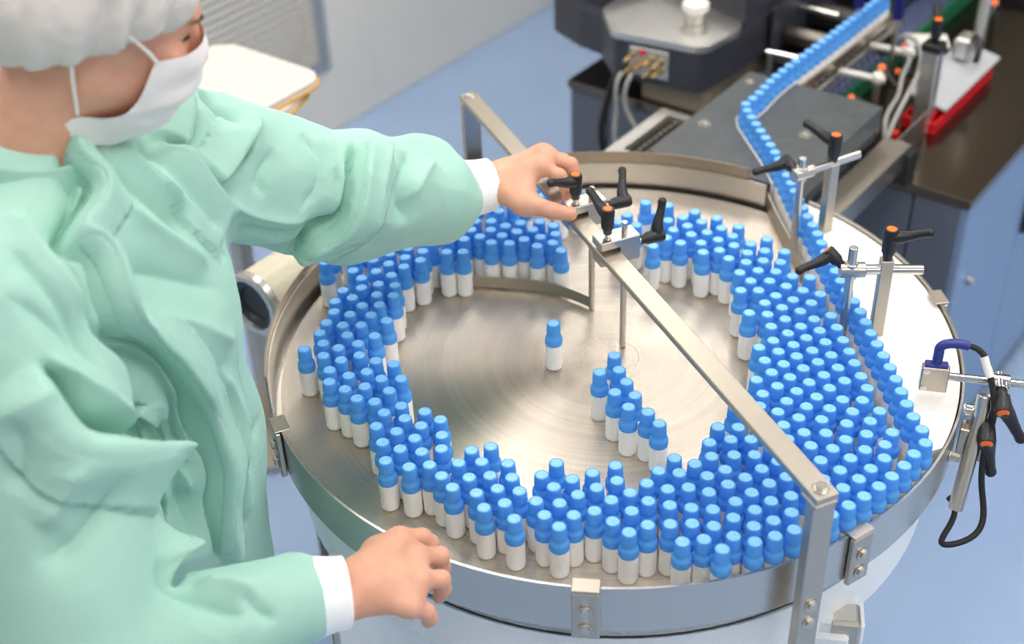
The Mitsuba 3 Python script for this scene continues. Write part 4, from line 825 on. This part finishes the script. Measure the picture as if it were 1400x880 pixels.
for s_ in (1, -1):
    put('strap', tube([hd(.046, .069 * s_, -.022), hd(.034, .073 * s_, -.012), hd(.015, .078 * s_, .0), hd(-.01, .083 * s_, .012)], .0022, 8, 14), 'm_mask', mk)
    put('strap', tube([hd(-.012, .060 * s_, -.105), hd(-.020, .066 * s_, -.085), hd(-.030, .074 * s_, -.060), hd(-.04, .08 * s_, -.03)], .0022, 8, 14), 'm_mask', mk)
# gown
def gown_fn(p, n, t):
    w = noise(p.x * 900, p.y * 900, p.z * 900); a = fbm(p.x * 6, p.y * 6, p.z * 6, 3)
    return mix(srgb(154, 196, 181), srgb(166, 205, 191), dr.clip(a * .8 + w * .2, 0, 1))
mat('m_gown', proc(gown_fn), .62, specular=.3, sheen=.3)
fx = (1, -.22, 0)
gl0, gl1 = LS, A([-.243, .128, 1.113])
gp = [(cone(A([-.648, -.262, 1.335]), A([-.622, -.255, 1.20]), .122, .156, (fx, 1.16)), 0),
      (cone(A([-.622, -.255, 1.20]), A([-.620, -.25, .98]), .156, .160, (fx, 1.16)), .05),
      (cone(A([-.625, -.25, .98]), A([-.66, -.26, .45]), .158, .175, (fx, 1.15)), .04),
      (cone(LS + A([-.015, -.02, -.005]), RS + A([-.01, .02, -.005]), .078, .080), .07),
      (cone(NB + A([.0, 0, -.06]), NB + A([.008, 0, -.02]), .085, .072), .05),
      (cone(LS, LE + A([0, 0, -.008]), .092, .090), .045), (cone(LE + A([0, 0, -.008]), LE * .12 + gl1 * .88 + A([0, 0, .004]), .090, .078), .02), (cone(LE * .12 + gl1 * .88 + A([0, 0, .004]), gl1, .078, .058), .01),
      (cone(RS, A([-.606, -.636, 1.000]), .094, .090), .06), (cone(A([-.606, -.636, 1.000]), RW + A([-.058, -.008, .006]), .088, .052), .025)]
gm = relax(sdf_mesh(gp, .0033, post=lambda F, ax: np.maximum(F, .40 - ax[2][None, None, :]).astype(np.float32)), 3)
CREASES = [
    ('s', 0.01, 0.0216, 1, [(-0.335999995470047,0.028999999165534973,1.2669999599456787),(-0.3400000035762787,-0.014000000432133675,1.2630000114440918),(-0.3449999988079071,-0.039000000804662704,1.25),(-0.3499999940395355,-0.05999999865889549,1.2269999980926514),(-0.36000001430511475,-0.07100000232458115,1.2059999704360962),(-0.3790000081062317,-0.07900000363588333,1.190999984741211),(-0.40700000524520874,-0.08500000089406967,1.1799999475479126),(-0.4390000104904175,-0.061000000685453415,1.1480000019073486)]),
    ('v', 0.0126, 0.016, 0, [(-0.36000001430511475,-0.07100000232458115,1.2059999704360962),(-0.3869999945163727,-0.08500000089406967,1.2009999752044678),(-0.41999998688697815,-0.0949999988079071,1.1929999589920044),(-0.453000009059906,-0.10199999809265137,1.1929999589920044)]),
    ('r', 0.0112, 0.0112, 0, [(-0.31299999356269836,0.0430000014603138,1.2510000467300415),(-0.3179999887943268,-0.020999999716877937,1.2380000352859497),(-0.3269999921321869,-0.050999999046325684,1.2000000476837158),(-0.33500000834465027,-0.054999999701976776,1.156999945640564)]),
    ('v', 0.0112, 0.0096, 0, [(-0.2759999930858612,0.06800000369548798,1.225000023841858),(-0.28600001335144043,0.009999999776482582,1.218999981880188),(-0.28999999165534973,-0.017000000923871994,1.194000005722046),(-0.2840000092983246,-0.010999999940395355,1.149999976158142)]),
    ('r', 0.0084, 0.0064, 0, [(-0.2370000034570694,0.0860000029206276,1.2020000219345093),(-0.26100000739097595,0.03500000014901161,1.2029999494552612),(-0.2759999930858612,0.004999999888241291,1.1959999799728394),(-0.28999999165534973,-0.017000000923871994,1.194000005722046)]),
    ('v', 0.0098, 0.008, 0, [(-0.4059999883174896,-0.03400000184774399,1.3170000314712524),(-0.382999986410141,-0.04500000178813934,1.2929999828338623),(-0.3799999952316284,-0.06599999964237213,1.2730000019073486),(-0.3880000114440918,-0.08399999886751175,1.253999948501587),(-0.4129999876022339,-0.10499999672174454,1.2369999885559082)]),
    ('r', 0.0084, 0.008, 0, [(-0.38999998569488525,-0.017000000923871994,1.3049999475479126),(-0.3700000047683716,-0.041999999433755875,1.2799999713897705),(-0.36800000071525574,-0.06400000303983688,1.2549999952316284)]),
    ('v', 0.0084, 0.008, 0, [(-0.33500000834465027,-0.054999999701976776,1.156999945640564),(-0.382999986410141,-0.0689999982714653,1.159000039100647),(-0.4300000071525574,-0.07900000363588333,1.1660000085830688),(-0.4740000069141388,-0.09300000220537186,1.1829999685287476)]),
    ('s', 0.008, 0.0189, -1, [(-0.4519999921321869,-0.08299999684095383,1.3489999771118164),(-0.4580000042915344,-0.10899999737739563,1.340999960899353),(-0.4790000021457672,-0.14399999380111694,1.3279999494552612),(-0.492000013589859,-0.16300000250339508,1.3220000267028809),(-0.5049999952316284,-0.18700000643730164,1.3209999799728394)]),
    ('v', 0.0126, 0.0192, 0, [(-0.5199999809265137,-0.06800000369548798,1.3990000486373901),(-0.5,-0.07900000363588333,1.3890000581741333),(-0.48100000619888306,-0.09000000357627869,1.3739999532699585),(-0.46299999952316284,-0.10000000149011612,1.3530000448226929)]),
    ('r', 0.0084, 0.0096, 0, [(-0.45899999141693115,-0.05000000074505806,1.3569999933242798),(-0.44999998807907104,-0.08100000023841858,1.347000002861023),(-0.45399999618530273,-0.1080000028014183,1.3370000123977661),(-0.4620000123977661,-0.12700000405311584,1.3270000219345093)]),
    ('s', 0.008, 0.0162, -1, [(-0.527999997138977,-0.10400000214576721,1.4129999876022339),(-0.515999972820282,-0.12300000339746475,1.4010000228881836),(-0.5149999856948853,-0.15299999713897705,1.3869999647140503),(-0.5210000276565552,-0.17900000512599945,1.3760000467300415),(-0.5270000100135803,-0.2029999941587448,1.3700000047683716)]),
    ('r', 0.007, 0.0096, 0, [(-0.5080000162124634,-0.16500000655651093,1.3660000562667847),(-0.5130000114440918,-0.18400000035762787,1.3569999933242798),(-0.5180000066757202,-0.20000000298023224,1.3519999980926514)]),
    ('v', 0.0084, 0.008, 0, [(-0.42800000309944153,-0.08399999886751175,1.3220000267028809),(-0.4440000057220459,-0.11599999666213989,1.309999942779541),(-0.45399999618530273,-0.12999999523162842,1.2929999828338623),(-0.4429999887943268,-0.125,1.2730000019073486)]),
    ('r', 0.0105, 0.008, 0, [(-0.492000013589859,-0.16599999368190765,1.2999999523162842),(-0.46700000762939453,-0.13699999451637268,1.2599999904632568),(-0.4269999861717224,-0.1120000034570694,1.2309999465942383),(-0.39399999380111694,-0.09099999815225601,1.2170000076293945)]),
    ('v', 0.007, 0.0064, 0, [(-0.4860000014305115,-0.14499999582767487,1.24399995803833),(-0.4569999873638153,-0.11699999868869781,1.2170000076293945),(-0.4230000078678131,-0.10100000351667404,1.2050000429153442)]),
    ('s', 0.01, 0.0297, 1, [(-0.4970000088214874,-0.18799999356269836,1.2669999599456787),(-0.5099999904632568,-0.20499999821186066,1.3229999542236328),(-0.5260000228881836,-0.20499999821186066,1.36899995803833),(-0.5440000295639038,-0.19499999284744263,1.3980000019073486)]),
    ('r', 0.0112, 0.0128, 0, [(-0.5770000219345093,-0.2590000033378601,1.434999942779541),(-0.5529999732971191,-0.2680000066757202,1.406999945640564),(-0.5329999923706055,-0.2630000114440918,1.3700000047683716),(-0.515999972820282,-0.2540000081062317,1.3329999446868896)]),
    ('v', 0.0098, 0.0112, 0, [(-0.5929999947547913,-0.2849999964237213,1.4459999799728394),(-0.5720000267028809,-0.29499998688697815,1.4240000247955322),(-0.550000011920929,-0.2939999997615814,1.3940000534057617),(-0.527999997138977,-0.2809999883174896,1.3519999980926514),(-0.5080000162124634,-0.2709999978542328,1.305999994277954)]),
    ('v', 0.0098, 0.0096, 0, [(-0.5600000023841858,-0.22499999403953552,1.4160000085830688),(-0.5379999876022339,-0.23999999463558197,1.3860000371932983),(-0.5199999809265137,-0.23999999463558197,1.3459999561309814),(-0.4950000047683716,-0.2290000021457672,1.277999997138977)]),
    ('r', 0.0126, 0.0096, 0, [(-0.5699999928474426,-0.32199999690055847,1.406999945640564),(-0.5460000038146973,-0.3199999928474426,1.3680000305175781),(-0.5189999938011169,-0.29499998688697815,1.3209999799728394),(-0.4909999966621399,-0.27000001072883606,1.2630000114440918)]),
    ('v', 0.0175, 0.0096, 0, [(-0.5590000152587891,-0.41999998688697815,1.3600000143051147),(-0.5419999957084656,-0.35199999809265137,1.3170000314712524),(-0.5080000162124634,-0.3109999895095825,1.2769999504089355),(-0.47999998927116394,-0.2680000066757202,1.2300000190734863)]),
    ('r', 0.014, 0.008, 0, [(-0.5440000295639038,-0.3709999918937683,1.2860000133514404),(-0.5090000033378601,-0.3400000035762787,1.2419999837875366),(-0.47999998927116394,-0.27900001406669617,1.1619999408721924)]),
    ('v', 0.0112, 0.0096, 0, [(-0.503000020980835,-0.21199999749660492,1.2979999780654907),(-0.4860000014305115,-0.210999995470047,1.24399995803833)]),
    ('r', 0.014, 0.0096, 0, [(-0.492000013589859,-0.3190000057220459,1.159999966621399),(-0.4860000014305115,-0.28200000524520874,1.0609999895095825),(-0.4860000014305115,-0.30399999022483826,0.9819999933242798),(-0.5019999742507935,-0.31700000166893005,0.8920000195503235)]),
    ('v', 0.0098, 0.008, 0, [(-0.47699999809265137,-0.22599999606609344,1.0130000114440918),(-0.4880000054836273,-0.3109999895095825,0.9890000224113464),(-0.5109999775886536,-0.3319999873638153,0.8809999823570251)]),
    ('s', 0.007, 0.02295, 1, [(-0.6159999966621399,-0.2930000126361847,1.4579999446868896),(-0.6100000143051147,-0.3149999976158142,1.4470000267028809),(-0.6000000238418579,-0.3240000009536743,1.4359999895095825),(-0.5899999737739563,-0.32499998807907104,1.4279999732971191),(-0.5839999914169312,-0.32600000500679016,1.4210000038146973),(-0.5820000171661377,-0.33500000834465027,1.4140000343322754),(-0.5860000252723694,-0.35199999809265137,1.409999966621399),(-0.5920000076293945,-0.3790000081062317,1.409999966621399),(-0.5929999947547913,-0.4020000100135803,1.4119999408721924),(-0.5899999737739563,-0.41999998688697815,1.409999966621399),(-0.5820000171661377,-0.4230000078678131,1.402999997138977),(-0.5720000267028809,-0.4180000126361847,1.3890000581741333),(-0.5649999976158142,-0.42500001192092896,1.3760000467300415),(-0.5609999895095825,-0.4339999854564667,1.3650000095367432),(-0.5559999942779541,-0.4429999887943268,1.3389999866485596),(-0.5540000200271606,-0.4359999895095825,1.3040000200271606),(-0.5550000071525574,-0.39800000190734863,1.2649999856948853),(-0.5460000038146973,-0.3840000033378601,1.2450000047683716),(-0.5299999713897705,-0.37700000405311584,1.2130000591278076),(-0.5210000276565552,-0.36800000071525574,1.1740000247955322),(-0.5139999985694885,-0.3449999988079071,1.0989999771118164),(-0.5080000162124634,-0.3409999907016754,1.0399999618530273),(-0.5059999823570251,-0.34299999475479126,1.003000020980835),(-0.5170000195503235,-0.3580000102519989,0.9509999752044678),(-0.5320000052452087,-0.36000001430511475,0.8709999918937683)]),
    ('v', 0.0112, 0.0192, 0, [(-0.6159999966621399,-0.3190000057220459,1.4479999542236328),(-0.6039999723434448,-0.3330000042915344,1.4329999685287476),(-0.5950000286102295,-0.3449999988079071,1.4199999570846558),(-0.5960000157356262,-0.36899998784065247,1.4140000343322754),(-0.6000000238418579,-0.4090000092983246,1.4170000553131104),(-0.593999981880188,-0.43700000643730164,1.4129999876022339),(-0.5789999961853027,-0.44200000166893005,1.3980000019073486),(-0.5669999718666077,-0.45100000500679016,1.3769999742507935),(-0.5609999895095825,-0.46000000834465027,1.3509999513626099),(-0.5559999942779541,-0.4659999907016754,1.3229999542236328),(-0.5580000281333923,-0.414000004529953,1.2610000371932983),(-0.5419999957084656,-0.3869999945163727,1.2170000076293945),(-0.5320000052452087,-0.3790000081062317,1.1670000553131104),(-0.5249999761581421,-0.35899999737739563,1.093999981880188),(-0.5189999938011169,-0.3580000102519989,1.0329999923706055)]),
    ('r', 0.0084, 0.0096, 0, [(-0.5979999899864197,-0.33000001311302185,1.430999994277954),(-0.5899999737739563,-0.3409999907016754,1.4179999828338623),(-0.593999981880188,-0.367000013589859,1.4129999876022339)]),
    ('r', 0.0126, 0.008, 0, [(-0.6579999923706055,-0.40400001406669617,1.434999942779541),(-0.6119999885559082,-0.44600000977516174,1.4240000247955322),(-0.5849999785423279,-0.46299999952316284,1.3990000486373901),(-0.5659999847412109,-0.48100000619888306,1.3480000495910645)]),
    ('v', 0.0126, 0.0096, 0, [(-0.6439999938011169,-0.4560000002384186,1.4320000410079956),(-0.6069999933242798,-0.48100000619888306,1.4079999923706055),(-0.5809999704360962,-0.49399998784065247,1.3669999837875366),(-0.5649999976158142,-0.5049999952316284,1.3109999895095825)]),
    ('v', 0.014, 0.0096, 0, [(-0.6370000243186951,-0.5049999952316284,1.4049999713897705),(-0.6060000061988831,-0.5099999904632568,1.3799999952316284),(-0.5799999833106995,-0.5080000162124634,1.3420000076293945),(-0.5559999942779541,-0.5,1.2869999408721924)]),
    ('r', 0.0126, 0.0112, 0, [(-0.6029999852180481,-0.5270000100135803,1.3480000495910645),(-0.5699999928474426,-0.5210000276565552,1.3049999475479126),(-0.5479999780654907,-0.5080000162124634,1.2450000047683716),(-0.5460000038146973,-0.3799999952316284,1.090000033378601)]),
    ('v', 0.0126, 0.0224, 0, [(-0.6029999852180481,-0.5350000262260437,1.3359999656677246),(-0.5899999737739563,-0.5419999957084656,1.309000015258789),(-0.5759999752044678,-0.550000011920929,1.2769999504089355),(-0.5559999942779541,-0.5350000262260437,1.253000020980835),(-0.5709999799728394,-0.4000000059604645,1.121000051498413),(-0.5419999957084656,-0.37599998712539673,1.069000005722046)]),
    ('v', 0.0098, 0.0112, 0, [(-0.5759999752044678,-0.40400001406669617,1.0199999809265137),(-0.5550000071525574,-0.39100000262260437,1.0299999713897705),(-0.531000018119812,-0.3709999918937683,1.034000039100647),(-0.515999972820282,-0.35499998927116394,1.031000018119812)]),
    ('r', 0.0098, 0.0096, 0, [(-0.5799999833106995,-0.40299999713897705,1.1130000352859497),(-0.5580000281333923,-0.3889999985694885,1.0640000104904175),(-0.527999997138977,-0.36899998784065247,1.0260000228881836)]),
    ('v', 0.045, 0.035, 0, [(-0.5519999861717224,-0.39399999380111694,1.159000039100647),(-0.5410000085830688,-0.375,1.0740000009536743),(-0.5379999876022339,-0.38100001215934753,0.9959999918937683),(-0.5580000281333923,-0.3880000114440918,0.9020000100135803)]),
    ('r', 0.0112, 0.0096, 0, [(-0.5450000166893005,-0.3889999985694885,1.1540000438690186),(-0.5350000262260437,-0.37299999594688416,1.0479999780654907),(-0.527999997138977,-0.3720000088214874,0.9739999771118164)]),
    ('s', 0.012, 0.0297, 1, [(-0.5189999938011169,-0.5849999785423279,1.0740000009536743),(-0.5720000267028809,-0.40299999713897705,0.9589999914169312),(-0.574999988079071,-0.4020000100135803,1.0360000133514404),(-0.5809999704360962,-0.4000000059604645,1.0850000381469727),(-0.5440000295639038,-0.5139999985694885,1.215000033378601),(-0.5559999942779541,-0.5389999747276306,1.2489999532699585),(-0.574999988079071,-0.5569999814033508,1.2669999599456787),(-0.5870000123977661,-0.5479999780654907,1.2970000505447388),(-0.5989999771118164,-0.5400000214576721,1.3229999542236328),(-0.6119999885559082,-0.5339999794960022,1.3450000286102295)]),
    ('r', 0.014, 0.0128, 0, [(-0.5440000295639038,-0.5210000276565552,1.2109999656677246),(-0.5830000042915344,-0.40299999713897705,1.0549999475479126),(-0.5799999833106995,-0.40700000524520874,0.9990000128746033),(-0.5289999842643738,-0.5789999961853027,1.1009999513626099)]),
    ('v', 0.0154, 0.0112, 0, [(-0.5559999942779541,-0.5619999766349792,1.2230000495910645),(-0.5630000233650208,-0.5950000286102295,1.1950000524520874),(-0.5879999995231628,-0.6290000081062317,1.1779999732971191),(-0.6299999952316284,-0.640999972820282,1.1729999780654907)]),
    ('r', 0.0154, 0.0096, 0, [(-0.5839999914169312,-0.5740000009536743,1.2549999952316284),(-0.5920000076293945,-0.6019999980926514,1.222000002861023),(-0.6200000047683716,-0.6259999871253967,1.1979999542236328)]),
    ('v', 0.014, 0.008, 0, [(-0.6320000290870667,-0.5640000104904175,1.305999994277954),(-0.6209999918937683,-0.5849999785423279,1.2669999599456787),(-0.6389999985694885,-0.6079999804496765,1.2309999465942383)]),
    ('v', 0.0098, 0.0112, 0, [(-0.5299999713897705,-0.5709999799728394,1.1050000190734863),(-0.5040000081062317,-0.5950000286102295,1.0670000314712524),(-0.46700000762939453,-0.6010000109672546,1.0549999475479126),(-0.4339999854564667,-0.6029999852180481,1.0369999408721924)]),
    ('r', 0.0084, 0.0096, 0, [(-0.5,-0.5770000219345093,1.065000057220459),(-0.4620000123977661,-0.5730000138282776,1.0579999685287476),(-0.42399999499320984,-0.5799999833106995,1.0449999570846558)]),
    ('v', 0.0084, 0.008, 0, [(-0.44699999690055847,-0.5709999799728394,1.0540000200271606),(-0.4339999854564667,-0.5929999947547913,1.0440000295639038),(-0.4090000092983246,-0.597000002861023,1.0230000019073486)]),]
def soften(pts, it=3):
    P = A(pts, float)
    for k in range(it): P = np.vstack([P[:1], np.stack([.75 * P[:-1] + .25 * P[1:], .25 * P[:-1] + .75 * P[1:]], 1).reshape(-1, 3), P[-1:]])
    return P
def apply_creases(m, creases):
    V_, N_ = m.vertices.copy(), m.vertex_normals.copy(); D_ = np.zeros(len(V_))
    for kind, w, d, side, pts in creases:
        P = soften(pts); s = np.r_[0, np.cumsum(np.linalg.norm(np.diff(P, axis=0), axis=1))]
        if s[-1] < .01: continue
        n = max(int(s[-1] / .002), 4); t = np.linspace(0, s[-1], n)
        Q = np.stack([np.interp(t, s, P[:, i]) for i in range(3)], 1)
        tan = np.gradient(Q, axis=0); tan /= np.linalg.norm(tan, axis=1, keepdims=True)
        R_ = w * (6.0 if kind == 's' else 3.0)
        dist, j = cKDTree(Q).query(V_, distance_upper_bound=R_)
        i = np.nonzero(np.isfinite(dist))[0]; j = j[i]
        L = np.cross(N_[i], tan[j]); L /= np.maximum(np.linalg.norm(L, axis=1, keepdims=True), 1e-6)
        off = V_[i] - Q[j]; x = (off * L).sum(1); over = (off * tan[j]).sum(1)
        fade = np.clip(np.minimum(t[j], s[-1] - t[j]) / min(3 * w, s[-1] * .3), 0, 1); fade = fade * fade * (3 - 2 * fade)
        fade = fade * np.exp(-(over / (1.5 * w)) ** 2) * np.clip((np.einsum('ij,ij->i', off, N_[i]) + .08) / .02, 0, 1)
        if kind == 'v': f = -d * np.exp(-np.sqrt(x * x + .0013 ** 2) / w * 1.15) * 1.15
        elif kind == 'r': f = d * np.exp(-np.sqrt(x * x + .0013 ** 2) / w * 1.15) * 1.15
        else:
            x = x * side
            f = np.where(x > 0, d * (1 - np.exp(-x / .0022)) * np.exp(-(x / (4.5 * w)) ** 2), -.8 * d * np.exp(-(x / (.9 * w)) ** 2) * (1 - np.exp(-np.maximum(-x, 0) / .0022)))
        D_[i] += f * fade
    return D_
def tri(x): return np.abs((x % 1) * 2 - 1)
def crumple(P, seed=11):
    # papery non-woven cloth: flat facets between sharp creases, from folded triangle waves in many directions
    r = np.random.default_rng(seed); out = np.zeros(len(P))
    for i in range(7):
        d = r.normal(size=3); d /= np.linalg.norm(d); f = r.uniform(5.5, 12)
        warp = .5 * meshkit.fbm(P * 5 + i * 7.7, 2, seed=i)
        mask = np.clip((meshkit.noise(P * 5.5 + i * 3.1, seed=20 + i) - .42) * 5, 0, 1)
        out += mask * (tri(P @ d * f + warp + r.uniform()) - .5) * (.045 / f)
    return out
gn = gm.vertex_normals
gv = A(gm.vertices)
sleeve = np.clip((gv[:, 0] + .56) / .06, 0, 1) * np.clip((gv[:, 1] + .13) / .06, 0, 1)
amt = .40 + .90 * sleeve - .2 * np.clip((-gv[:, 1] - .33) / .06, 0, 1)
broad = (meshkit.fbm(gv * [9, 9, 5], 3, seed=4) - .5) * .010
gm.vertices = gv + gn * (1.5 * apply_creases(gm, CREASES) + broad + crumple(gv) * amt)[:, None]
def lip(m, kind, w, d, side, pts, width=.030, over=.0045):
    # the rolled edge of an overlapping fold, standing a little over the cloth below it
    P = soften(pts); s = np.r_[0, np.cumsum(np.linalg.norm(np.diff(P, axis=0), axis=1))]; n = max(int(s[-1] / .0035), 8); t = np.linspace(0, s[-1], n)
    Q = np.stack([np.interp(t, s, P[:, i]) for i in range(3)], 1); tan = np.gradient(Q, axis=0); tan /= np.linalg.norm(tan, axis=1, keepdims=True)
    tree = cKDTree(m.vertices); MV_, MN_ = A(m.vertices), A(m.vertex_normals); rows = []
    xs = [-over, -over * .6, 0, .004, .008, .013, .019, .025, width]
    hs = [-.0035, -.0003, .0012, .0018, .0018, .0014, .0006, -.0008, -.003]
    nq = MN_[tree.query(Q)[1]]
    for k in range(12): nq = (np.roll(nq, 1, 0) + nq + np.roll(nq, -1, 0)) / 3 if False else np.vstack([nq[:1], (nq[:-2] + nq[1:-1] + nq[2:]) / 3, nq[-1:]])
    nq /= np.linalg.norm(nq, axis=1, keepdims=True)
    L = np.cross(nq, tan) * side; L /= np.linalg.norm(L, axis=1, keepdims=True)
    end = np.clip(np.minimum(t, s[-1] - t) / .03, 0, 1); end = end * end * (3 - 2 * end)
    for x, h in zip(xs, hs):
        xa = max(x, .007); g = Q + L * xa
        dd, jj = tree.query(g + nq * .006, k=6); c = MV_[jj].mean(1); nn = MN_[jj].mean(1); nn /= np.linalg.norm(nn, axis=1, keepdims=True)
        g = g - nn * ((g - c) * nn).sum(1)[:, None]
        rows.append(g + L * (x - xa) + nn * (h - .006 * (1 - end))[:, None])
    V_ = np.stack(rows, 1)
    for k in range(6): V_[1:-1] = (V_[:-2] + 2 * V_[1:-1] + V_[2:]) / 4
    I = np.arange(n * len(xs)).reshape(n, len(xs))
    F_ = np.vstack([np.stack([I[:-1, :-1], I[1:, :-1], I[1:, 1:]], -1).reshape(-1, 3), np.stack([I[:-1, :-1], I[1:, 1:], I[:-1, 1:]], -1).reshape(-1, 3)])
    return trimesh.Trimesh(V_.reshape(-1, 3), F_ if side < 0 else F_[:, ::-1], process=False)
gv = A(gm.vertices); gr_ = np.hypot(gv[:, 0], gv[:, 1])
push = (gr_ < .526) & (gv[:, 2] < .960) & (gv[:, 0] < -.30) & (gv[:, 1] > -.42)      # the cloth hangs against the outside of the rim
gv[push, :2] *= (.526 / gr_[push])[:, None]; gm.vertices = gv
lips = [lip(gm, *c) for c in CREASES if c[0] == 's']
put('gown', cat(gm, *lips), 'm_gown', pr, True)
mat('m_cuff', srgb(240, 240, 240), .75)
def cuff(a, b, ra, rb, flat):
    a, b = A(a), A(b); L = np.linalg.norm(b - a)
    m = lathe([(ra * .7, -.004), (ra * 1.02, 0), (ra, .006), (ra * .98, L * .4), (rb * 1.0, L * .8), (rb * .98, L - .002), (rb * .90, L), (rb * .80, L - .001), (rb * .7, L - .008)], a, b - a, 96)
    return m
put('cuff', cuff(A([-.252, .128, 1.113]), A([-.166, .166, 1.107]), .047, .0405, None), 'm_cuff', pr, 50)
put('cuff', cuff(RW + A([-.065, -.008, .006]), RW + A([.004, .010, -.001]), .048, .042, None), 'm_cuff', pr, 50)
# collar band
put('collar', lathe([(.078, -.05), (.0845, -.045), (.083, -.01), (.0805, .020), (.0785, .0225), (.0755, .021), (.078, -.03)], NB + A([.012, 0, .020]), (.22, .02, 1), 72), 'm_gown', pr, 50)
# trousers and shoes
mat('m_trousers', srgb(222, 224, 226), .7)
for s_ in (1, -1):
    hp = HIP + A([.0, .085 * s_, -.03]); kn = A([-.70, -.27 + .10 * s_, .50]); an = A([-.73, -.27 + .10 * s_, .085])
    put('trouser_leg', sdf_mesh([(cone(hp + A([-.02, 0, -.10]), kn, .082, .066), 0), (cone(kn, an + A([0, 0, .03]), .068, .055), .03)], .012), 'm_trousers', pr, True)
    put('shoe', sdf_mesh([(cone(an + A([-.03, 0, -.042]), an + A([.11, .012 * s_, -.052]), .043, .032), 0), (cone(an + A([-.02, 0, -.04]), an + A([0, 0, .0]), .043, .045), .02)], .006, post=lambda F, ax: np.maximum(F, .001 - ax[2][None, None, :]).astype(np.float32)), 'm_white_plastic', pr, True)
